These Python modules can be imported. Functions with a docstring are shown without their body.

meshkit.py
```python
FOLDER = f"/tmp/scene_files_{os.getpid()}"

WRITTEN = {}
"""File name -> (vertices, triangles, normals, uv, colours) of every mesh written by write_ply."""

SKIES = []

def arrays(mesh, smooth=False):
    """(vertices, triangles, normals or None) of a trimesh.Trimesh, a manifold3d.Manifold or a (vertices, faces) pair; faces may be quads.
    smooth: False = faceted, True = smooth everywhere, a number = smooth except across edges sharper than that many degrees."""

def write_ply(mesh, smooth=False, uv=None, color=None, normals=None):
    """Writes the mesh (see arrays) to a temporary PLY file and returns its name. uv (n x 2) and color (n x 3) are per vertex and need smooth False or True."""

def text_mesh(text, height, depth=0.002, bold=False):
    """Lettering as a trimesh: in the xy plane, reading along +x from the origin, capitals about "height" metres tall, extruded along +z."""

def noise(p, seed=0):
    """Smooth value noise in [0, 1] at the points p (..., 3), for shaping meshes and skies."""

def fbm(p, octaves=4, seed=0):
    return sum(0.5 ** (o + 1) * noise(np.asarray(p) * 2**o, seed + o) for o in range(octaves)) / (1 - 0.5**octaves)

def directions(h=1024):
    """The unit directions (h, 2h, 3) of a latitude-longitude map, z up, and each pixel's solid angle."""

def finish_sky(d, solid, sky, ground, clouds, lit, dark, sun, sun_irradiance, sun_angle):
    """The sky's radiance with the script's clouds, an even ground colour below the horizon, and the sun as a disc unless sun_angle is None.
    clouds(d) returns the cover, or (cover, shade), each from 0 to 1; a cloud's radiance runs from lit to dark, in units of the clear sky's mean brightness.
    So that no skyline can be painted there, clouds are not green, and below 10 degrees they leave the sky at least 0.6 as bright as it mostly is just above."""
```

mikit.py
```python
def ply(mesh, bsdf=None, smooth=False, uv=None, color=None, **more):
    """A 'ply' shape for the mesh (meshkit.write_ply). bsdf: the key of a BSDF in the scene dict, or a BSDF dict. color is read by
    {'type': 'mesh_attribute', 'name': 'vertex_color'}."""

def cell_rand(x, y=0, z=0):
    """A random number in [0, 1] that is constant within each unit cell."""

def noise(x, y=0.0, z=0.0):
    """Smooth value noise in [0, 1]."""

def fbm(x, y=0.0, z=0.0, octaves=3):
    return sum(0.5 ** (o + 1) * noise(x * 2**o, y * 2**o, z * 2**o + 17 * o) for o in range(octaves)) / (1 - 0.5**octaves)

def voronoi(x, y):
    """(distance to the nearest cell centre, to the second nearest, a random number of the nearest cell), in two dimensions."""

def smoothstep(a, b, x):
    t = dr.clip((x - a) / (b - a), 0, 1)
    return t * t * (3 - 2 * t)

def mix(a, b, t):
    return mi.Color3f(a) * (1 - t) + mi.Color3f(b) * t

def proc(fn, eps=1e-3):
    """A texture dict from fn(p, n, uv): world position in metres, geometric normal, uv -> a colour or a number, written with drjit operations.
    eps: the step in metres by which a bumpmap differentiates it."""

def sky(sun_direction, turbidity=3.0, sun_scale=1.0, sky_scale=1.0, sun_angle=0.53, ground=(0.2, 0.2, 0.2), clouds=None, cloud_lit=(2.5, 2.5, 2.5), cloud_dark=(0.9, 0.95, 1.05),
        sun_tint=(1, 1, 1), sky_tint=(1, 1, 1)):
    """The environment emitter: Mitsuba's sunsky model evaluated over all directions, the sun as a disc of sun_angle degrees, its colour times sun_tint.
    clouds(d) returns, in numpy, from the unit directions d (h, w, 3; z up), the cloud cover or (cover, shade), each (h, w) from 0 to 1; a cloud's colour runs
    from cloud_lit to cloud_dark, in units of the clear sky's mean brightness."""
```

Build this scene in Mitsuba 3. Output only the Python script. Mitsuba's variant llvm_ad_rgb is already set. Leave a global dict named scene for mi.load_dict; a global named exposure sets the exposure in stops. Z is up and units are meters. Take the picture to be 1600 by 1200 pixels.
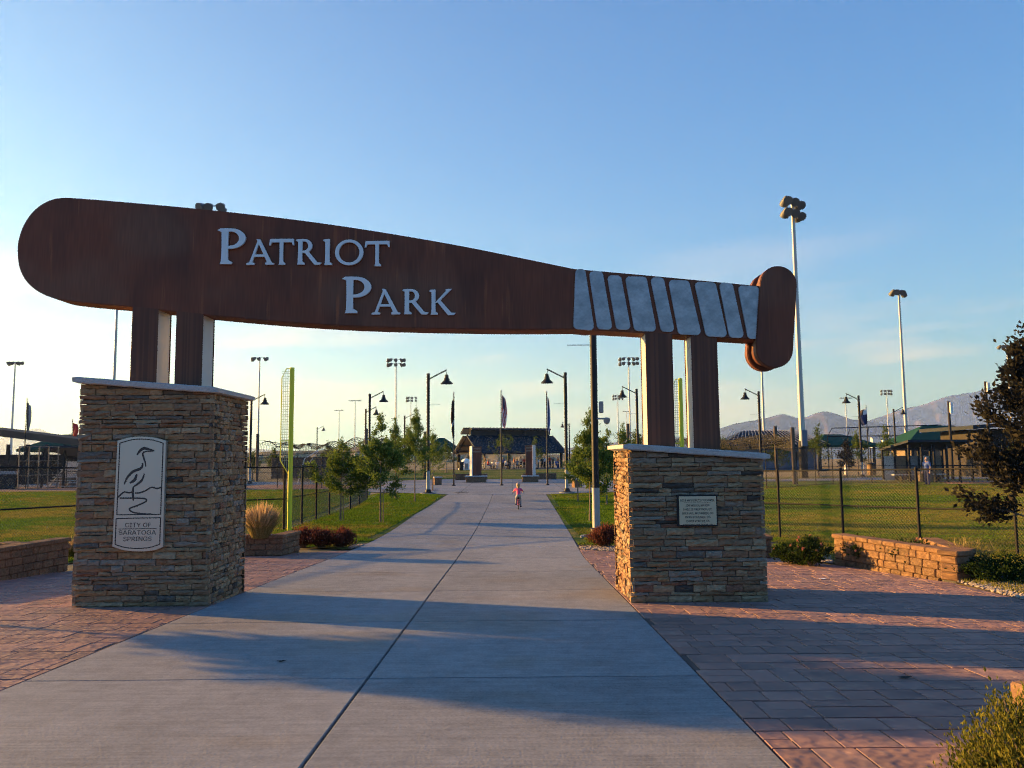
import math, random
import numpy as np, trimesh, shapely
import shapely.geometry as sg
from shapely import affinity
import manifold3d as m3
import drjit as dr
import mitsuba as mi
import mikit, meshkit
from mikit import proc, noise, fbm, cell_rand, smoothstep, mix

scene, labels = {'type': 'scene'}, {}
T = mi.ScalarTransform4f

# ------------------------------------------------------------------ camera
EYE = np.array([0.0, 0.0, 1.73])
FPX, PITCH, ROLL = 1230.0, math.radians(5.295), 0.008      # focal length for a 1600 px wide picture
FWD = np.array([0, math.cos(PITCH), math.sin(PITCH)])
R0, U0 = np.array([1.0, 0, 0]), np.array([0, -math.sin(PITCH), math.cos(PITCH)])
RGT = math.cos(ROLL) * R0 - math.sin(ROLL) * U0
UPV = math.sin(ROLL) * R0 + math.cos(ROLL) * U0
scene['camera'] = {'type': 'perspective', 'fov': math.degrees(2 * math.atan(800 / FPX)), 'fov_axis': 'x',
                   'near_clip': 0.05, 'far_clip': 60000.0,
                   'to_world': T().look_at(origin=EYE.tolist(), target=(EYE + FWD).tolist(), up=UPV.tolist()),
                   'medium': {'type': 'ref', 'id': 'air'}}

# ------------------------------------------------------------------ sky and sun: low evening sun, left and beyond the gate
SUN_EL, SUN_AZ = math.radians(11.0), math.radians(21.0)
SUN = np.array([-math.cos(SUN_AZ) * math.cos(SUN_EL), math.sin(SUN_AZ) * math.cos(SUN_EL), math.sin(SUN_EL)])

def clouds(d):
    az, el = np.arctan2(d[..., 0], d[..., 1]), np.arcsin(np.clip(d[..., 2], -1, 1))
    q = np.stack([az * 2.2 + el * 3.0, el * 16.0 - az * 1.2, az * 0 + 3.1], -1)
    f = meshkit.fbm(q * 1.5, 5, 7)
    w = meshkit.fbm(np.stack([az * 9 + el * 14, el * 60 - az * 5, az * 0], -1), 4, 3)
    band = np.exp(-((el - 0.13) / 0.085) ** 2)
    cover = np.clip((f - 0.47) * 4.5, 0, 1) * (0.25 + 0.9 * w) * band
    return np.clip(cover, 0, 1) * 0.9
scene['sky'] = mikit.sky(SUN.tolist(), turbidity=3.0, sun_scale=2.7, sky_tint=(0.405, 0.935, 1.66), sun_tint=(0.97, 0.955, 0.90), clouds=clouds, cloud_lit=(3.3, 2.75, 2.5), cloud_dark=(1.0, 1.0, 1.1))
exposure = 2.72

# ------------------------------------------------------------------ helpers
YK = np.concatenate([np.arange(-40, 61, 1.0), [80, 120, 200, 300, 600, 1200, 2500, 5000, 14000]])
_ky = [-40, -12, 0, 9.53, 17.5, 25, 33, 44, 60, 120, 200, 300, 600, 1200, 2500, 5000, 14000]
_kz = [0.75, 0.65, 0.31, 0.0, -0.26, -0.38, -0.39, -0.24, -0.17, 0.05, 0.1, 0.0, -4, -12, -30, -60, -80]
from scipy.interpolate import PchipInterpolator
ZK = PchipInterpolator(_ky, _kz)(YK)
def g(y): return np.interp(y, YK, ZK)

def ray(px, py):
    d = FWD + (px - 800) / FPX * RGT - (py - 600) / FPX * UPV
    return d
def P(px, py, y):
    "the point at distance y ahead of the gate's photographer that the photograph shows at px, py"
    d = ray(px, py); return EYE + d * (y / d[1])
def G(px, py):
    "the ground point that the photograph shows at px, py"
    d = ray(px, py); ts = np.concatenate([np.linspace(1, 70, 1400), np.linspace(70, 600, 1500)]) / d[1]
    h = EYE[2] + d[2] * ts - g(d[1] * ts)
    k = np.argmax(h <= 0) if (h <= 0).any() else len(ts) - 1
    if k == 0: k = 1
    a = h[k - 1] / (h[k - 1] - h[k] + 1e-12); t = ts[k - 1] + a * (ts[k] - ts[k - 1])
    p = EYE + d * t; return np.array([p[0], p[1], g(p[1])])
def GX(px, y):
    "the ground point at distance y in the photograph's column px (near the horizon)"
    p = P(px, 714, y); return np.array([p[0], y, g(y)])

def numbered(key):
    if key not in scene and key not in labels: return key
    k = 1
    while f'{key}_{k:03d}' in scene or f'{key}_{k:03d}' in labels: k += 1
    return f'{key}_{k:03d}'
_count = {}
def fresh(key):
    n = _count.get(key, 0); _count[key] = n + 1
    return key if n == 0 else f'{key}_{n:03d}'
def thing(name, label, category, group=None, kind=None):
    k = fresh(name); labels[k] = {'label': label, 'category': category}
    if group: labels[k]['group'] = group
    if kind: labels[k]['kind'] = kind
    return k
def structure(name):
    k = fresh(name); labels[k] = {'kind': 'structure', 'label': name.replace('_', ' ')}
    return k

class MB:
    "a mesh under construction: vertices, triangles, uv (u = tone of the piece, v = a random number of the piece)"
    def __init__(s): s.v, s.f, s.t, s.n = [], [], [], 0
    def add(s, v, f, tone=(0.5, 0.5)):
        v, f = np.asarray(v, float), np.asarray(f, int)
        if f.shape[1] == 4: f = np.vstack([f[:, [0, 1, 2]], f[:, [0, 2, 3]]])
        s.v.append(v); s.f.append(f + s.n); s.n += len(v)
        tone = np.asarray(tone, float)
        s.t.append(np.broadcast_to(tone, (len(v), 2)) if tone.ndim == 1 else tone)
        return s
    def tm(s, m, tone=(0.5, 0.5)): return s.add(m.vertices, m.faces, tone)
    def box(s, c, size, rz=0.0, ch=0.0, tone=(0.5, 0.5), rx=0.0, ry=0.0):
        v, f = chbox(size, ch) if ch else cbox(size)
        if ry: c_, s_ = math.cos(ry), math.sin(ry); v = v @ np.array([[c_, 0, -s_], [0, 1, 0], [s_, 0, c_]])
        if rx: c_, s_ = math.cos(rx), math.sin(rx); v = v @ np.array([[1, 0, 0], [0, c_, s_], [0, -s_, c_]])
        if rz: c_, s_ = math.cos(rz), math.sin(rz); v = v @ np.array([[c_, s_, 0], [-s_, c_, 0], [0, 0, 1]])
        return s.add(v + np.asarray(c, float), f, tone)
    def tube(s, pts, r, sides=8, caps=True, tone=(0.5, 0.5)):
        v, f = tubem(pts, r, sides, caps); return s.add(v, f, tone)
    def lathe(s, c, prof, sides=16, tone=(0.5, 0.5)):
        prof = np.asarray(prof, float); n = len(prof); a = np.arange(sides) * 2 * np.pi / sides
        v = np.stack([prof[:, None, 0] * np.cos(a), prof[:, None, 0] * np.sin(a), np.repeat(prof[:, 1:2], sides, 1)], -1).reshape(-1, 3)
        i, j = np.meshgrid(np.arange(n - 1), np.arange(sides), indexing='ij')
        q = np.stack([i * sides + j, i * sides + (j + 1) % sides, (i + 1) * sides + (j + 1) % sides, (i + 1) * sides + j], -1).reshape(-1, 4)
        return s.add(v + np.asarray(c, float), q, tone)
    def arrays(s): return np.vstack(s.v), np.vstack(s.f), np.vstack(s.t)
    def ply(s, bsdf, smooth=False, uv=True):
        v, f, t = s.arrays()
        if smooth is True or smooth is False: return mikit.ply((v, f), bsdf, smooth=smooth, uv=t)
        return mikit.ply((v, f), bsdf, smooth=smooth)
    def part(s, name, bsdf, parent=None, smooth=False, label=None, kind=None):
        key = fresh((parent + '__' if parent else '') + name)
        scene[key] = s.ply(bsdf, smooth)
        if label or kind:
            labels.setdefault(key, {})
            if label: labels[key]['label'] = label
            if kind: labels[key]['kind'] = kind
        return key

def cbox(size):
    h = np.asarray(size, float) / 2
    v = np.array([[x, y, z] for x in (-1, 1) for y in (-1, 1) for z in (-1, 1)], float) * h
    f = np.array([[0, 1, 3], [0, 3, 2], [4, 6, 7], [4, 7, 5], [0, 4, 5], [0, 5, 1], [2, 3, 7], [2, 7, 6], [0, 2, 6], [0, 6, 4], [1, 5, 7], [1, 7, 3]])
    return v, f
_t = []
for _s in [(x, y, z) for x in (-1, 1) for y in (-1, 1) for z in (-1, 1)]:
    for _a in range(3):
        _m = [1, 1, 1]; _m[_a] = 0; _t.append((_s, _m))
_SG, _MK = np.array([a for a, b in _t], float), np.array([b for a, b in _t], float)
_hull = trimesh.convex.convex_hull(_SG * (1 - 0.2 * _MK))
_ord = np.argmin(np.linalg.norm(np.asarray(_hull.vertices)[:, None] - (_SG * (1 - 0.2 * _MK))[None], axis=2), axis=1)
_SG, _MK, _CF = _SG[_ord], _MK[_ord], np.asarray(_hull.faces)
def chbox(size, ch):
    h = np.asarray(size, float) / 2; ch = min(ch, 0.45 * h.min())
    return _SG * (h - ch * _MK), _CF

def tubem(pts, r, sides=8, caps=True):
    p = np.asarray(pts, float); n = len(p); r = np.broadcast_to(np.asarray(r, float), (n,))
    t = np.gradient(p, axis=0); t /= np.linalg.norm(t, axis=1, keepdims=True) + 1e-12
    a = np.cross(t, np.where(np.abs(t[:, 2:]) < 0.9, [0, 0, 1.0], [1.0, 0, 0])); a /= np.linalg.norm(a, axis=1, keepdims=True) + 1e-12
    b = np.cross(t, a); ang = np.arange(sides) * 2 * np.pi / sides
    v = p[:, None] + r[:, None, None] * (np.cos(ang)[None, :, None] * a[:, None] + np.sin(ang)[None, :, None] * b[:, None])
    i, j = np.meshgrid(np.arange(n - 1), np.arange(sides), indexing='ij')
    q = np.stack([i * sides + j, (i + 1) * sides + j, (i + 1) * sides + (j + 1) % sides, i * sides + (j + 1) % sides], -1).reshape(-1, 4)
    q = q[:, ::-1]
    f = np.vstack([q[:, [0, 1, 2]], q[:, [0, 2, 3]]]); v = v.reshape(-1, 3)
    if caps:
        k = len(v); v = np.vstack([v, p[:1], p[-1:]]); j = np.arange(sides); e = (n - 1) * sides
        f = np.vstack([f, np.stack([j, (j + 1) % sides, j * 0 + k], 1)[:, ::-1], np.stack([e + j, e + (j + 1) % sides, j * 0 + k + 1], 1)])
    return v, f

def tri2d(poly):
    out = []
    for p in getattr(poly, 'geoms', [poly]):
        if p.geom_type == 'Polygon' and p.area > 1e-9:
            v, f = trimesh.creation.triangulate_polygon(p, engine='earcut'); out.append((v, f))
    return out
def sheet(mb, poly, dz, tone=(0.5, 0.5)):
    "a polygon of the map laid on the ground, dz above it"
    y0, y1 = poly.bounds[1], poly.bounds[3]; x0, x1 = poly.bounds[0] - 1, poly.bounds[2] + 1
    ys = np.unique(np.concatenate([[y0], YK[(YK > y0) & (YK < y1)], [y1]]))
    for a, b in zip(ys[:-1], ys[1:]):
        for v, f in tri2d(poly.intersection(sg.box(x0, a, x1, b))):
            v3 = np.column_stack([v, g(v[:, 1]) + dz])
            n = np.cross(v3[f[:, 1]] - v3[f[:, 0]], v3[f[:, 2]] - v3[f[:, 0]])[:, 2]
            f = np.where((n < 0)[:, None], f[:, ::-1], f)
            mb.add(v3, f, tone)
def xz(mb, poly, y0, y1, tone=(0.5, 0.5)):
    "a polygon of the x-z plane given thickness from y0 (front) to y1"
    for p in getattr(poly, 'geoms', [poly]):
        if p.geom_type != 'Polygon' or p.area < 1e-8: continue
        m = trimesh.creation.extrude_polygon(p, abs(y1 - y0), engine='earcut')
        v = np.asarray(m.vertices); v = np.column_stack([v[:, 0], min(y0, y1) + v[:, 2], v[:, 1]])
        mb.add(v, np.asarray(m.faces)[:, ::-1], tone)
def XZ(pts, y, c=(0, 0), k=1.0):
    "photograph points (optionally of an enlarged crop) brought into the upright plane at distance y"
    return np.array([P(c[0] + a / k, c[1] + b / k, y)[[0, 2]] for a, b in pts])
def smooth_poly(pts, n=8, closed=True):
    p = np.asarray(pts, float); m = len(p); out = []
    for i in range(m if closed else m - 1):
        a, b, c, d = (p[(i + k) % m] if closed else p[min(max(i + k, 0), m - 1)] for k in (-1, 0, 1, 2))
        for t in np.arange(n) / n:
            out.append(0.5 * ((2 * b) + (-a + c) * t + (2 * a - 5 * b + 4 * c - d) * t * t + (-a + 3 * b - 3 * c + d) * t ** 3))
    if not closed: out.append(p[-1])
    return np.array(out)
def inst(src, key, to_world):
    "another copy of a shape dict under its own key"
    scene[key] = {**src, 'to_world': to_world}

# ------------------------------------------------------------------ materials
def M(name, rgb, rough=0.6, metal=0.0, spec=0.5, **k):
    scene[name] = {'type': 'twosided', 'bsdf': {'type': 'principled', 'base_color': rgb if isinstance(rgb, dict) else {'type': 'rgb', 'value': list(rgb)}, 'roughness': rough, 'metallic': metal, 'specular': spec, **k}}
def MP(name, fn, rough=0.7, metal=0.0, spec=0.4, bump=None, **k):
    inner = {'type': 'principled', 'base_color': proc(fn), 'roughness': rough, 'metallic': metal, 'specular': spec, **k}
    if bump: inner = {'type': 'bumpmap', 'tex': proc(bump[0], eps=bump[1] if len(bump) > 1 else 2e-3), 'scale': 1.0, 'bsdf': inner}
    scene[name] = {'type': 'twosided', 'bsdf': inner}

def f_concrete(p, n, uv):
    a = fbm(p.x * 1.3, p.y * 0.5, 0.0, 3); b = noise(p.x * 3.0, p.y * 55.0, 1.0); c = fbm(p.x * 9, p.y * 9, 4.0, 3); e = noise(p.x * 75, p.y * 75, 3.0)
    d = smoothstep(0.60, 0.78, fbm(p.x * 0.7 + 5, p.y * 1.1, 9.0, 4))
    k = 0.80 + 0.30 * a + 0.22 * (b - 0.5) + 0.30 * (c - 0.5) + 0.16 * (uv.x - 0.5) + 0.22 * (e - 0.5)
    return mix((0.195, 0.200, 0.206), (0.185, 0.165, 0.14), d * 0.6) * k
MP('concrete_mat', f_concrete, 0.75, spec=0.3, bump=(lambda p, n, uv: 0.0011 * noise(p.x * 4, p.y * 75.0, 2.0) + 0.0012 * noise(p.x * 90, p.y * 90, 0.0), 3e-3))
def f_paver(p, n, uv):
    a = fbm(p.x * 2.2, p.y * 2.2, uv.y * 30, 4); b = fbm(p.x * 14, p.y * 14, uv.y * 30, 3)
    c = mix((0.255, 0.148, 0.122), (0.200, 0.130, 0.112), smoothstep(0.35, 0.7, a))
    c = mix(c, (0.30, 0.195, 0.15), smoothstep(0.58, 0.8, b) * 0.55)
    return c * (0.88 + 0.28 * uv.x)
MP('paver_mat', f_paver, 0.72, spec=0.25, bump=(lambda p, n, uv: 0.010 * fbm(p.x * 7, p.y * 7, uv.y * 30, 4) + 0.006 * noise(p.x * 26, p.y * 26, uv.y * 9), 4e-3))
def f_stone(p, n, uv):
    t = uv.x; q = p.x + p.y
    a = fbm(q * 11, p.z * 30, uv.y * 50, 3); b = fbm(q * 40, p.z * 60, uv.y * 50, 2)
    c = mix((0.40, 0.27, 0.155), (0.30, 0.22, 0.16), smoothstep(0.05, 0.3, t))
    c = mix(c, (0.33, 0.20, 0.125), smoothstep(0.28, 0.40, t))
    c = mix(c, (0.46, 0.35, 0.23), smoothstep(0.42, 0.5, t))
    c = mix(c, (0.34, 0.29, 0.24), smoothstep(0.58, 0.64, t))
    c = mix(c, (0.30, 0.15, 0.10), smoothstep(0.74, 0.78, t))
    c = mix(c, (0.175, 0.160, 0.145), smoothstep(0.82, 0.87, t))
    c = mix(c, (0.085, 0.078, 0.072), smoothstep(0.93, 0.97, t))
    c = mix(c, (0.33, 0.19, 0.09), smoothstep(0.55, 0.75, a) * 0.5)
    return c * mi.Color3f(1.05, 0.97, 0.87) * (0.40 + 0.50 * b)
MP('stone_mat', f_stone, 0.85, spec=0.25, bump=(lambda p, n, uv: 0.008 * fbm((p.x + p.y) * 18, p.z * 30, uv.y * 50, 3), 3e-3))
M('mortar_mat', (0.10, 0.09, 0.08), 0.95)
M('paver_joint_mat', (0.085, 0.060, 0.052), 0.95)
def f_cap(p, n, uv):
    return mix((0.42, 0.40, 0.37), (0.33, 0.32, 0.31), fbm(p.x * 7, p.y * 7, p.z * 7, 4)) * (0.75 + 0.5 * noise(p.x * 120, p.y * 120, p.z * 120))
MP('cap_mat', f_cap, 0.8, bump=(lambda p, n, uv: 0.003 * fbm(p.x * 40, p.y * 40, p.z * 40, 3), 2e-3))
def f_rust(p, n, uv):
    s = fbm(p.x * 4.0, p.y * 9, p.z * 0.9, 4); b = fbm(p.x * 1.1, p.y, p.z * 1.3, 3); f = noise(p.x * 70, p.y * 70, p.z * 5)
    c = mix((0.140, 0.042, 0.019), (0.082, 0.028, 0.015), smoothstep(0.35, 0.75, s))
    c = mix(c, (0.135, 0.070, 0.042), smoothstep(0.45, 0.8, b) * 0.55)
    c = mix(c, (0.27, 0.095, 0.035), smoothstep(0.62, 0.8, fbm(p.x * 22, p.y * 22, p.z * 1.1 + 8, 3)) * 0.55)
    return c * (0.85 + 0.3 * f)
MP('rust_mat', f_rust, 0.62, spec=0.35, bump=(lambda p, n, uv: 0.0012 * fbm(p.x * 60, p.y * 60, p.z * 30, 3), 2e-3))
def f_legrust(p, n, uv):
    s = noise(p.x * 55.0, p.y * 55, p.z * 0.4); b = fbm(p.x * 6, p.y * 6, p.z * 0.9, 3)
    return mix((0.135, 0.050, 0.025), (0.085, 0.034, 0.019), smoothstep(0.25, 0.8, s)) * (0.7 + 0.6 * b)
MP('leg_mat', f_legrust, 0.6, spec=0.35)
def f_zinc(p, n, uv):
    return mix((0.19, 0.22, 0.23), (0.46, 0.48, 0.49), fbm(p.x * 9, p.y, p.z * 9, 4)) * (0.86 + 0.28 * fbm(p.x * 40, p.y, p.z * 40, 2))
MP('zinc_mat', f_zinc, 0.5, metal=0.75)
M('steel_mat', (0.62, 0.63, 0.64), 0.42, metal=0.85)
M('letter_mat', (0.60, 0.60, 0.59), 0.45, metal=0.45)
M('side_steel_mat', (0.48, 0.46, 0.43), 0.55, metal=0.3)
M('plate_mat', (0.52, 0.475, 0.39), 0.40, metal=0.6)
M('bronze_mat', (0.50, 0.41, 0.26), 0.5, metal=0.1)
M('lamp_head_mat', (0.10, 0.10, 0.10), 0.6)
M('sleeve_mat', (0.33, 0.325, 0.31), 0.6)
M('black_mat', (0.014, 0.014, 0.016), 0.6, spec=0.3)
M('ink_mat', (0.045, 0.042, 0.038), 0.8)
def f_block(p, n, uv):
    a = fbm(p.x * 16 + p.y * 16, p.z * 22, uv.y * 40, 4)
    c = mix((0.200, 0.112, 0.062), (0.130, 0.082, 0.052), uv.x)
    return mix(c, (0.27, 0.165, 0.095), smoothstep(0.5, 0.75, a) * 0.6) * (0.65 + 0.7 * fbm((p.x + p.y) * 50, p.z * 50, 3.0, 2))
MP('block_mat', f_block, 0.9, spec=0.2, bump=(lambda p, n, uv: 0.010 * fbm((p.x + p.y) * 24, p.z * 24, uv.y * 40, 3), 3e-3))
def f_lawn(p, n, uv):
    a = fbm(p.x * 0.16, p.y * 0.22, 2.0, 4); b = fbm(p.x * 1.9, p.y * 2.4, 5.0, 3); c = noise(p.x * 30, p.y * 30, 0.0)
    k = mix((0.070, 0.105, 0.016), (0.16, 0.13, 0.034), smoothstep(0.42, 0.68, 0.55 * a + 0.45 * b))
    return k * (0.55 + 0.8 * c)
MP('lawn_mat', f_lawn, 0.9, spec=0.15, bump=(lambda p, n, uv: 0.05 * fbm(p.x * 9, p.y * 9, 0.0, 3), 1e-2))
def f_blade(p, n, uv):
    a = fbm(p.x * 0.16, p.y * 0.22, 2.0, 4); b = fbm(p.x * 1.9, p.y * 2.4, 5.0, 3)
    return mix((0.090, 0.165, 0.018), (0.220, 0.200, 0.042), smoothstep(0.42, 0.68, 0.55 * a + 0.45 * b)) * (0.6 + 0.8 * uv.x)
scene['blade_mat'] = {'type': 'principledthin', 'base_color': proc(f_blade), 'roughness': 0.6, 'diff_trans': 0.7}
def leafmat(name, c0, c1, trans=0.7, rough=0.5):
    scene[name] = {'type': 'principledthin', 'base_color': proc(lambda p, n, uv: mix(c0, c1, uv.x) * (0.7 + 0.6 * uv.y)), 'roughness': rough, 'diff_trans': trans}
leafmat('leaf_mat', (0.072, 0.125, 0.024), (0.18, 0.235, 0.05))
leafmat('far_leaf_mat', (0.05, 0.085, 0.02), (0.12, 0.16, 0.035))
leafmat('plum_leaf_mat', (0.016, 0.018, 0.016), (0.050, 0.044, 0.032), 0.4)
leafmat('shrub_leaf_mat', (0.016, 0.032, 0.010), (0.055, 0.085, 0.02), 0.5)
leafmat('yellow_leaf_mat', (0.085, 0.10, 0.018), (0.22, 0.19, 0.035), 0.7)
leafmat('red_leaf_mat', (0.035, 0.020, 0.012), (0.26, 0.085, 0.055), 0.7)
leafmat('straw_mat', (0.22, 0.19, 0.06), (0.42, 0.32, 0.14), 0.8)
leafmat('plume_mat', (0.40, 0.27, 0.14), (0.58, 0.42, 0.24), 0.8)
leafmat('petal_mat', (0.42, 0.12, 0.10), (0.62, 0.30, 0.22), 0.6)
def f_bark(p, n, uv): return mix((0.20, 0.155, 0.115), (0.12, 0.09, 0.065), fbm(p.x * 30, p.y * 30, p.z * 9, 3))
MP('bark_mat', f_bark, 0.9)
def f_dirt(p, n, uv): return mix((0.20, 0.10, 0.065), (0.26, 0.15, 0.10), fbm(p.x * 0.8, p.y * 0.8, 1.0, 4)) * (0.8 + 0.4 * noise(p.x * 20, p.y * 20, 0.0))
MP('dirt_mat', f_dirt, 0.95)
def f_dry(p, n, uv): return mix((0.13, 0.105, 0.05), (0.20, 0.16, 0.09), fbm(p.x * 0.05, p.y * 0.05, 1.0, 4)) * (0.7 + 0.6 * fbm(p.x * 2, p.y * 2, 0.0, 3))
MP('dry_mat', f_dry, 0.95)
def f_gravel(p, n, uv): return mix((0.36, 0.30, 0.24), (0.20, 0.17, 0.145), uv.x) * (0.8 + 0.4 * noise(p.x * 60, p.y * 60, p.z * 60))
MP('gravel_mat', f_gravel, 0.9)
def f_hill(p, n, uv):
    a = fbm(p.x * 0.0022, p.y * 0.0022, p.z * 0.004, 4); b = fbm(p.x * 0.02, p.y * 0.02, p.z * 0.02, 3)
    return mix((0.075, 0.060, 0.048), (0.016, 0.022, 0.024), smoothstep(0.42, 0.6, a)) * (0.75 + 0.5 * b)
MP('hill_mat', f_hill, 1.0, spec=0.0)
M('light_pole_mat', (0.42, 0.41, 0.38), 0.5, metal=0.2)
M('pale_mat', (0.52, 0.51, 0.48), 0.6)
M('yellow_mat', (0.70, 0.63, 0.02), 0.42)
M('fence_mat', (0.014, 0.014, 0.015), 0.65, spec=0.2)
M('wire_mat', (0.05, 0.05, 0.048), 0.6)
M('roof_mat', (0.016, 0.022, 0.030), 0.65, spec=0.25)
M('green_roof_mat', (0.008, 0.048, 0.027), 0.7, spec=0.2)
M('tan_mat', (0.20, 0.15, 0.105), 0.85)
M('brown_mat', (0.075, 0.055, 0.042), 0.85)
M('dark_brown_mat', (0.026, 0.021, 0.018), 0.85)
M('wood_mat', (0.25, 0.16, 0.09), 0.8)
M('white_mat', (0.72, 0.72, 0.70), 0.6)
M('grey_mat', (0.25, 0.25, 0.25), 0.7)
M('blue_grey_mat', (0.10, 0.13, 0.18), 0.7)
M('rubber_mat', (0.02, 0.02, 0.02), 0.8)
M('red_mat', (0.50, 0.035, 0.025), 0.7)
M('orange_mat', (0.62, 0.13, 0.02), 0.7)
M('navy_mat', (0.02, 0.03, 0.10), 0.7)
M('blue_mat', (0.07, 0.12, 0.30), 0.7)
M('pink_mat', (0.72, 0.07, 0.17), 0.75)
M('skin_mat', (0.52, 0.30, 0.21), 0.6)
M('blond_mat', (0.42, 0.24, 0.08), 0.6)
M('hair_mat', (0.05, 0.03, 0.02), 0.6)
M('wing_mat', (0.42, 0.42, 0.20), 0.6)

# ------------------------------------------------------------------ the ground, the path, the paving
rng = np.random.default_rng(11)
gr = structure('ground'); mb = MB(); sheet(mb, sg.box(-8100, -40, 8100, 10400), -0.03); mb.part('terrain', 'dry_mat', gr)

PX_L, PX_R, PX_J = -3.60, 1.36, -1.08
left_edge = [(PX_L, -6), (PX_L, 13.5)] + [G(*q)[:2] for q in ((560, 855), (583, 845), (612, 829), (648, 804), (678, 786), (700, 772.5))]
right_edge = [(PX_R, -6), (PX_R, 15.5)] + [G(*q)[:2] for q in ((890, 832), (877, 811), (866, 793), (858, 780), (853, 772.5))]
path_poly = sg.Polygon([tuple(q) for q in left_edge] + [tuple(q) for q in right_edge[::-1]]).buffer(0)
YP = left_edge[-1][1]
path = structure('concrete_path')
mb = MB(); sheet(mb, path_poly.buffer(0.05), -0.022); mb.part('joint_bed', 'mortar_mat', path)

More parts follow.
